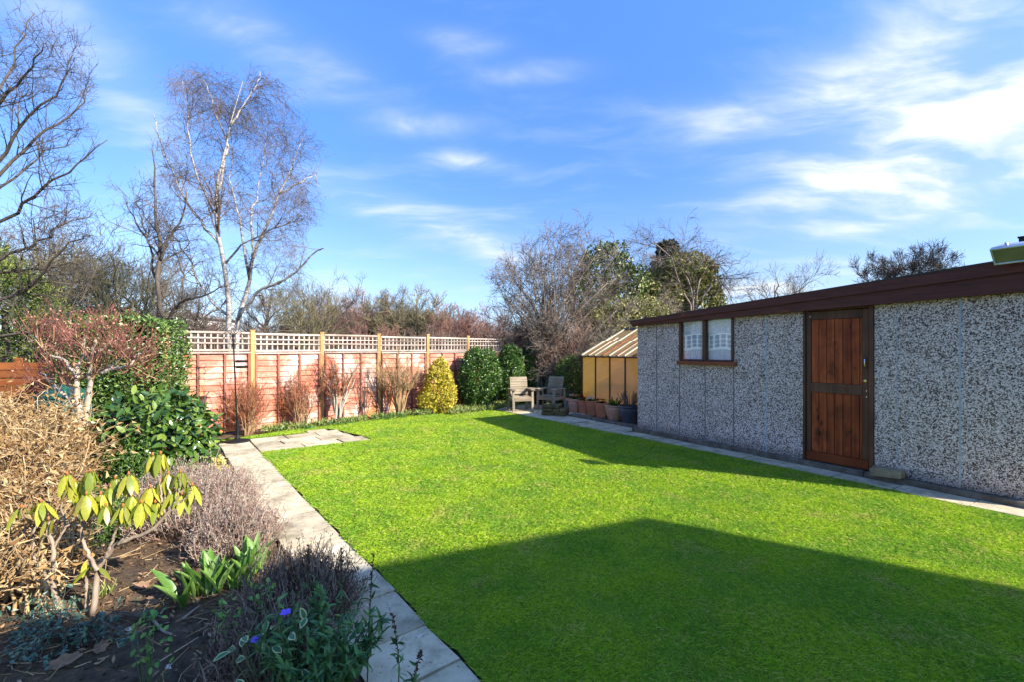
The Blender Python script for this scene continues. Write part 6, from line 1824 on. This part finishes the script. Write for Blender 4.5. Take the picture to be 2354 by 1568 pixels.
vio = plain('violet_petal_mat', (.16, .09, .55), .5, bump=0)
for fx, fy, fz in ((.05, -.02, .41), (-.07, -.03, .30)):
    a = np.arange(5) * 2 * np.pi / 5; D = np.stack([np.cos(a), np.sin(a) - .3, np.full(5, .7)], 1)
    mk('flower', *leaf_geo(np.tile([fx, fy, fz], (5, 1)), D, np.tile([0, -.4, 1.0], (5, 1)), .026, .020, .1, .2, True), vio, t)

# bluish-leaved creeping plant in the shade at the left, and a small shoot with light leaves
t = thing('creeping_plant', 'low creeping plant with small bluish-green leaves in the shaded corner of the bed', 'plant', (-2.35, 2.42, 0))
n = 30; a = rng.uniform(0, 6.28, n); D = np.stack([np.cos(a), np.sin(a) * .6, rng.uniform(.05, .5, n)], 1); ln_ = rng.uniform(.15, .55, (n, 1)); P = np.stack([np.zeros((n, 3)), D * ln_ * .5 + np.array([0, 0, .07]), D * ln_ * np.array([1, 1, .5])], 1)
mk('stem', *tubes(P, np.tile([.004, .003, .002], (n, 1)), 4), dark_twig, t); c, cr = grow(P, np.tile([.004, .003, .002], (n, 1)), 4, .2, 1, 45, .15, 4, .2, .05, .7, .0018); mk('twigs', *tubes(c, cr, 3), dark_twig, t)
allp = c.reshape(-1, 3); i = rng.integers(0, len(allp), 900); mk('foliage', *leaf_geo(allp[i] + rng.normal(0, .012, (900, 3)), rand_unit(900) + np.array([0, 0, .3]), np.array([0, -.3, 1.0]) + rand_unit(900) * .5, rng.uniform(.018, .036, 900), .016, .15, .2), leafmat('blue_leaf_mat', [(.03, .07, .05), (.06, .13, .09), (.11, .19, .13), (.16, .2, .07)], .35, .5, .15), t)
for x, y, lab in ((-1.36, 2.18, 'bright green young shoot growing through the dark heather'), (-1.28, 2.36, 'small bright leafy shoot higher up in the dark heather'), (-1.62, 2.04, 'small pale green shoot on the dark soil by the heather')):
    t = thing('green_shoot', lab, 'plant', (x, y, 0)); n = 44; C = np.stack([rng.normal(0, .035, n), rng.normal(0, .03, n), rng.uniform(.12, .36, n)], 1)
    mk('foliage', *leaf_geo(C, rand_unit(n), np.array([0, -.3, 1.0]) + rand_unit(n) * .4, .03, .018, .15, .2, True), leafmat('shoot_leaf_mat', [(.08, .2, .03), (.16, .32, .05), (.26, .38, .08)], .4, .4, .3), t)
    mk('stem', *tubes(np.stack([C * np.array([.3, .3, 0]), C * np.array([.7, .7, .6]), C], 1)[::4], np.tile([.002, .0018, .0014], (11, 1)), 4), gstem, t)
x, y = G(236, 1372); strap_clump('small tuft of light green bulb leaves between rhododendron stems and tulips', x, y, 30, .09, 0, 'plant', 'bulb_tuft', .008, .025, low_m)

# leaf litter, twigs, pebbles on the soil
n = 5200; x = rng.uniform(-4.4, -.4, n); y = rng.uniform(1.4, 6.2, n)
d = (np.stack([x, y], 1) - PA) @ PN; m = d < -.46; x, y = x[m], y[m]; n = len(x)
sunny = y > 2.55; m = rng.uniform(0, 1, n) < np.where(sunny, 1, .75); x, y = x[m], y[m]; n = len(x)
z = soil_z(x, y) + .008
V, F = leaf_geo(np.stack([x, y, z], 1), rand_unit(n) * np.array([1, 1, .2]), np.array([0, 0, 1.0]) + rand_unit(n) * .5, rng.uniform(.012, .05, n), .016, .3, -.2)
tag(mk('leaf_litter', V, F, leafmat('litter_mat', [(.05, .03, .02), (.15, .085, .045), (.29, .17, .09), (.40, .27, .16)], .85, .1, .05)), 'scattered dead leaf scraps on the soil', 'leaf litter', kind='stuff')
n = 3600; x = rng.uniform(-4.0, -.6, n); y = rng.uniform(1.5, 4.4, n); d = (np.stack([x, y], 1) - PA) @ PN; m = d < -.47; x, y = x[m], y[m]; n = len(x)
s_ = rng.uniform(.004, .02, n) ** 1.0 * rng.uniform(.5, 1.2, n); ov = np.array([[1, 0, 0], [-1, 0, 0], [0, 1, 0], [0, -1, 0], [0, 0, 1], [0, 0, -1]], float)
V = (ov[None] * rng.uniform(.5, 1.2, (n, 6, 1)) * s_[:, None, None] + rng.normal(0, .0015, (n, 6, 3))) + np.stack([x, y, soil_z(x, y) + s_ * .3], 1)[:, None]
of_ = np.array([[0, 2, 4], [2, 1, 4], [1, 3, 4], [3, 0, 4], [2, 0, 5], [1, 2, 5], [3, 1, 5], [0, 3, 5]]); F = (np.arange(n)[:, None, None] * 6 + of_[None]).reshape(-1, 3)
tag(mk('soil_clods', V.reshape(-1, 3), F, soil.m), 'loose crumbs and clods of soil on the bed', 'soil', kind='stuff')
n = 900; x = rng.uniform(-4.0, -.6, n); y = rng.uniform(1.5, 4.6, n); d = (np.stack([x, y], 1) - PA) @ PN; m = d < -.5; x, y = x[m], y[m]; n = len(x); z = soil_z(x, y) + .006
a = rng.uniform(0, 6.28, n); L_ = rng.uniform(.03, .22, n); D = np.stack([np.cos(a), np.sin(a), rng.normal(0, .08, n)], 1) * L_[:, None]; B = np.stack([x, y, z], 1)
tag(mk('twig_litter', *tubes(np.stack([B, B + D * .5 + rng.normal(0, .006, (n, 3)) * np.array([1, 1, .3]), B + D], 1), np.tile([.0028, .0025, .0016], (n, 1)), 3), straw), 'scattered thin dead twigs lying on the soil', 'twigs', kind='stuff')


def oak_leaf(label, px, py, s, rz, tilt):
    t_ = np.linspace(0, 2 * np.pi, 29)[:-1]; r_ = 1 + .15 * np.cos(t_ * 7 + .5) + .06 * np.cos(t_ * 3); X = np.cos(t_) * .5 * r_; Y = np.sin(t_) * .26 * r_
    Z = 1.3 * (Y ** 2) + .35 * X ** 2 + rng.normal(0, .015, 28)
    V = np.concatenate([np.stack([X, Y, Z], 1), [[0, 0, -.02]]]) * s; i = np.arange(28)
    o = mk('fallen_leaf', V, np.stack([i, (i + 1) % 28, np.full(28, 28)], 1), litter_big); gx_, gy_ = G(px, py)
    o.location = (gx_, gy_, float(soil_z(np.array([gx_]), np.array([gy_]))[0]) + .012); o.rotation_euler = (tilt, rng.normal(0, .2), rz)
    return tag(o, label, 'fallen leaf', 'large fallen leaves on the shaded soil')


litter_big = plain('fallen_leaf_mat', (.21, .125, .07), .8, scale=14, var=.5)
for i, (lab, px, py, s, rz, ti) in enumerate((('big lobed brown leaf near the bottom left of the bed', 150, 1535, .13, .4, .5), ('curled brown leaf below the creeping plant', 230, 1500, .10, 1.8, .6), ('upright curled brown leaf on dark soil', 316, 1455, .09, 1.1, 1.1), ('pale brown leaf at the sun and shade line near the tulips', 352, 1388, .09, .2, .3), ('long brown leaf on sunlit soil left of the tulips', 330, 1350, .11, .9, .4), ('brown leaf by the rhododendron stem foot', 345, 1380, .07, 2.0, .2))):
    oak_leaf(lab, px, py, s, rz, ti)
peb = plain('pale_pebble_mat', (.55, .47, .36), .7, scale=20)
for lab, px, py, s in (('round cream pebble on the dark soil', 297, 1452, .022), ('flat cream pebble on the dark soil nearer the path', 393, 1530, .024)):
    V, F = lathe([(0, -.5), (.7, -.4), (1, 0), (.75, .45), (0, .6)], 12, False); V = V * s * np.array([1.2, .8, .6]) + rng.normal(0, s * .04, V.shape); gx_, gy_ = G(px, py); o = mk('pebble', V, F, peb, None, True); o.location = (gx_, gy_, float(soil_z(np.array([gx_]), np.array([gy_]))[0]) + s * .35); tag(o, lab, 'pebble')
for lab, pts, r0 in (('short grey stick lying on the dark soil', [(352, 1435), (375, 1460), (395, 1468)], .009), ('bent pale stick beside the dark heather', [(420, 1432), (445, 1412), (458, 1402)], .008)):
    q = np.array([(*G(*p_), .02) for p_ in pts]); o = mk('stick', *tubes(smooth_path(q, 10)[None] - q[0], np.linspace(r0, r0 * .6, 10)[None], 6, True), rs_m, None, True); o.location = q[0]; tag(o, lab, 'stick')
gx_, gy_ = G(50, 1352); V, F = lathe([(0, -.5), (.35, -.42), (.5, 0), (.35, .42), (0, .5)], 12, False); o = mk('ball', V * .06, F, None, None, True); bm2 = MatB('ball_mat', .4, .4); bs = bm2.n('SeparateXYZ'); bm2.l(bm2.coord('Object'), bs.inputs[0]); bm2.base(bm2.mix(bm2.maprange(bs.outputs[0], -.004, .004), (.05, .06, .4), (.8, .8, .8))); o.data.materials.append(bm2.m); o.location = (gx_, gy_, .03); tag(o, 'small blue and white ball under the dry stems at the left', 'ball')
# green compost bin glimpsed behind the pale trunks
gbx = at(146, 895, 6.6); t = thing('compost_bin', 'dark green plastic bin partly hidden behind the pale-trunked shrub', 'bin', (gbx[0], 6.6, 0)); gp = plain('green_plastic_mat', (.02, .09, .06), .45)
V, F = lathe([(.40, 0), (.34, .45), (.28, .85)], 18); mk('body', V, F, gp, t, True); V, F = lathe([(.30, .85), (.30, .89), (.12, 1.02), (0, 1.04)], 18); mk('lid', V, F, gp, t)
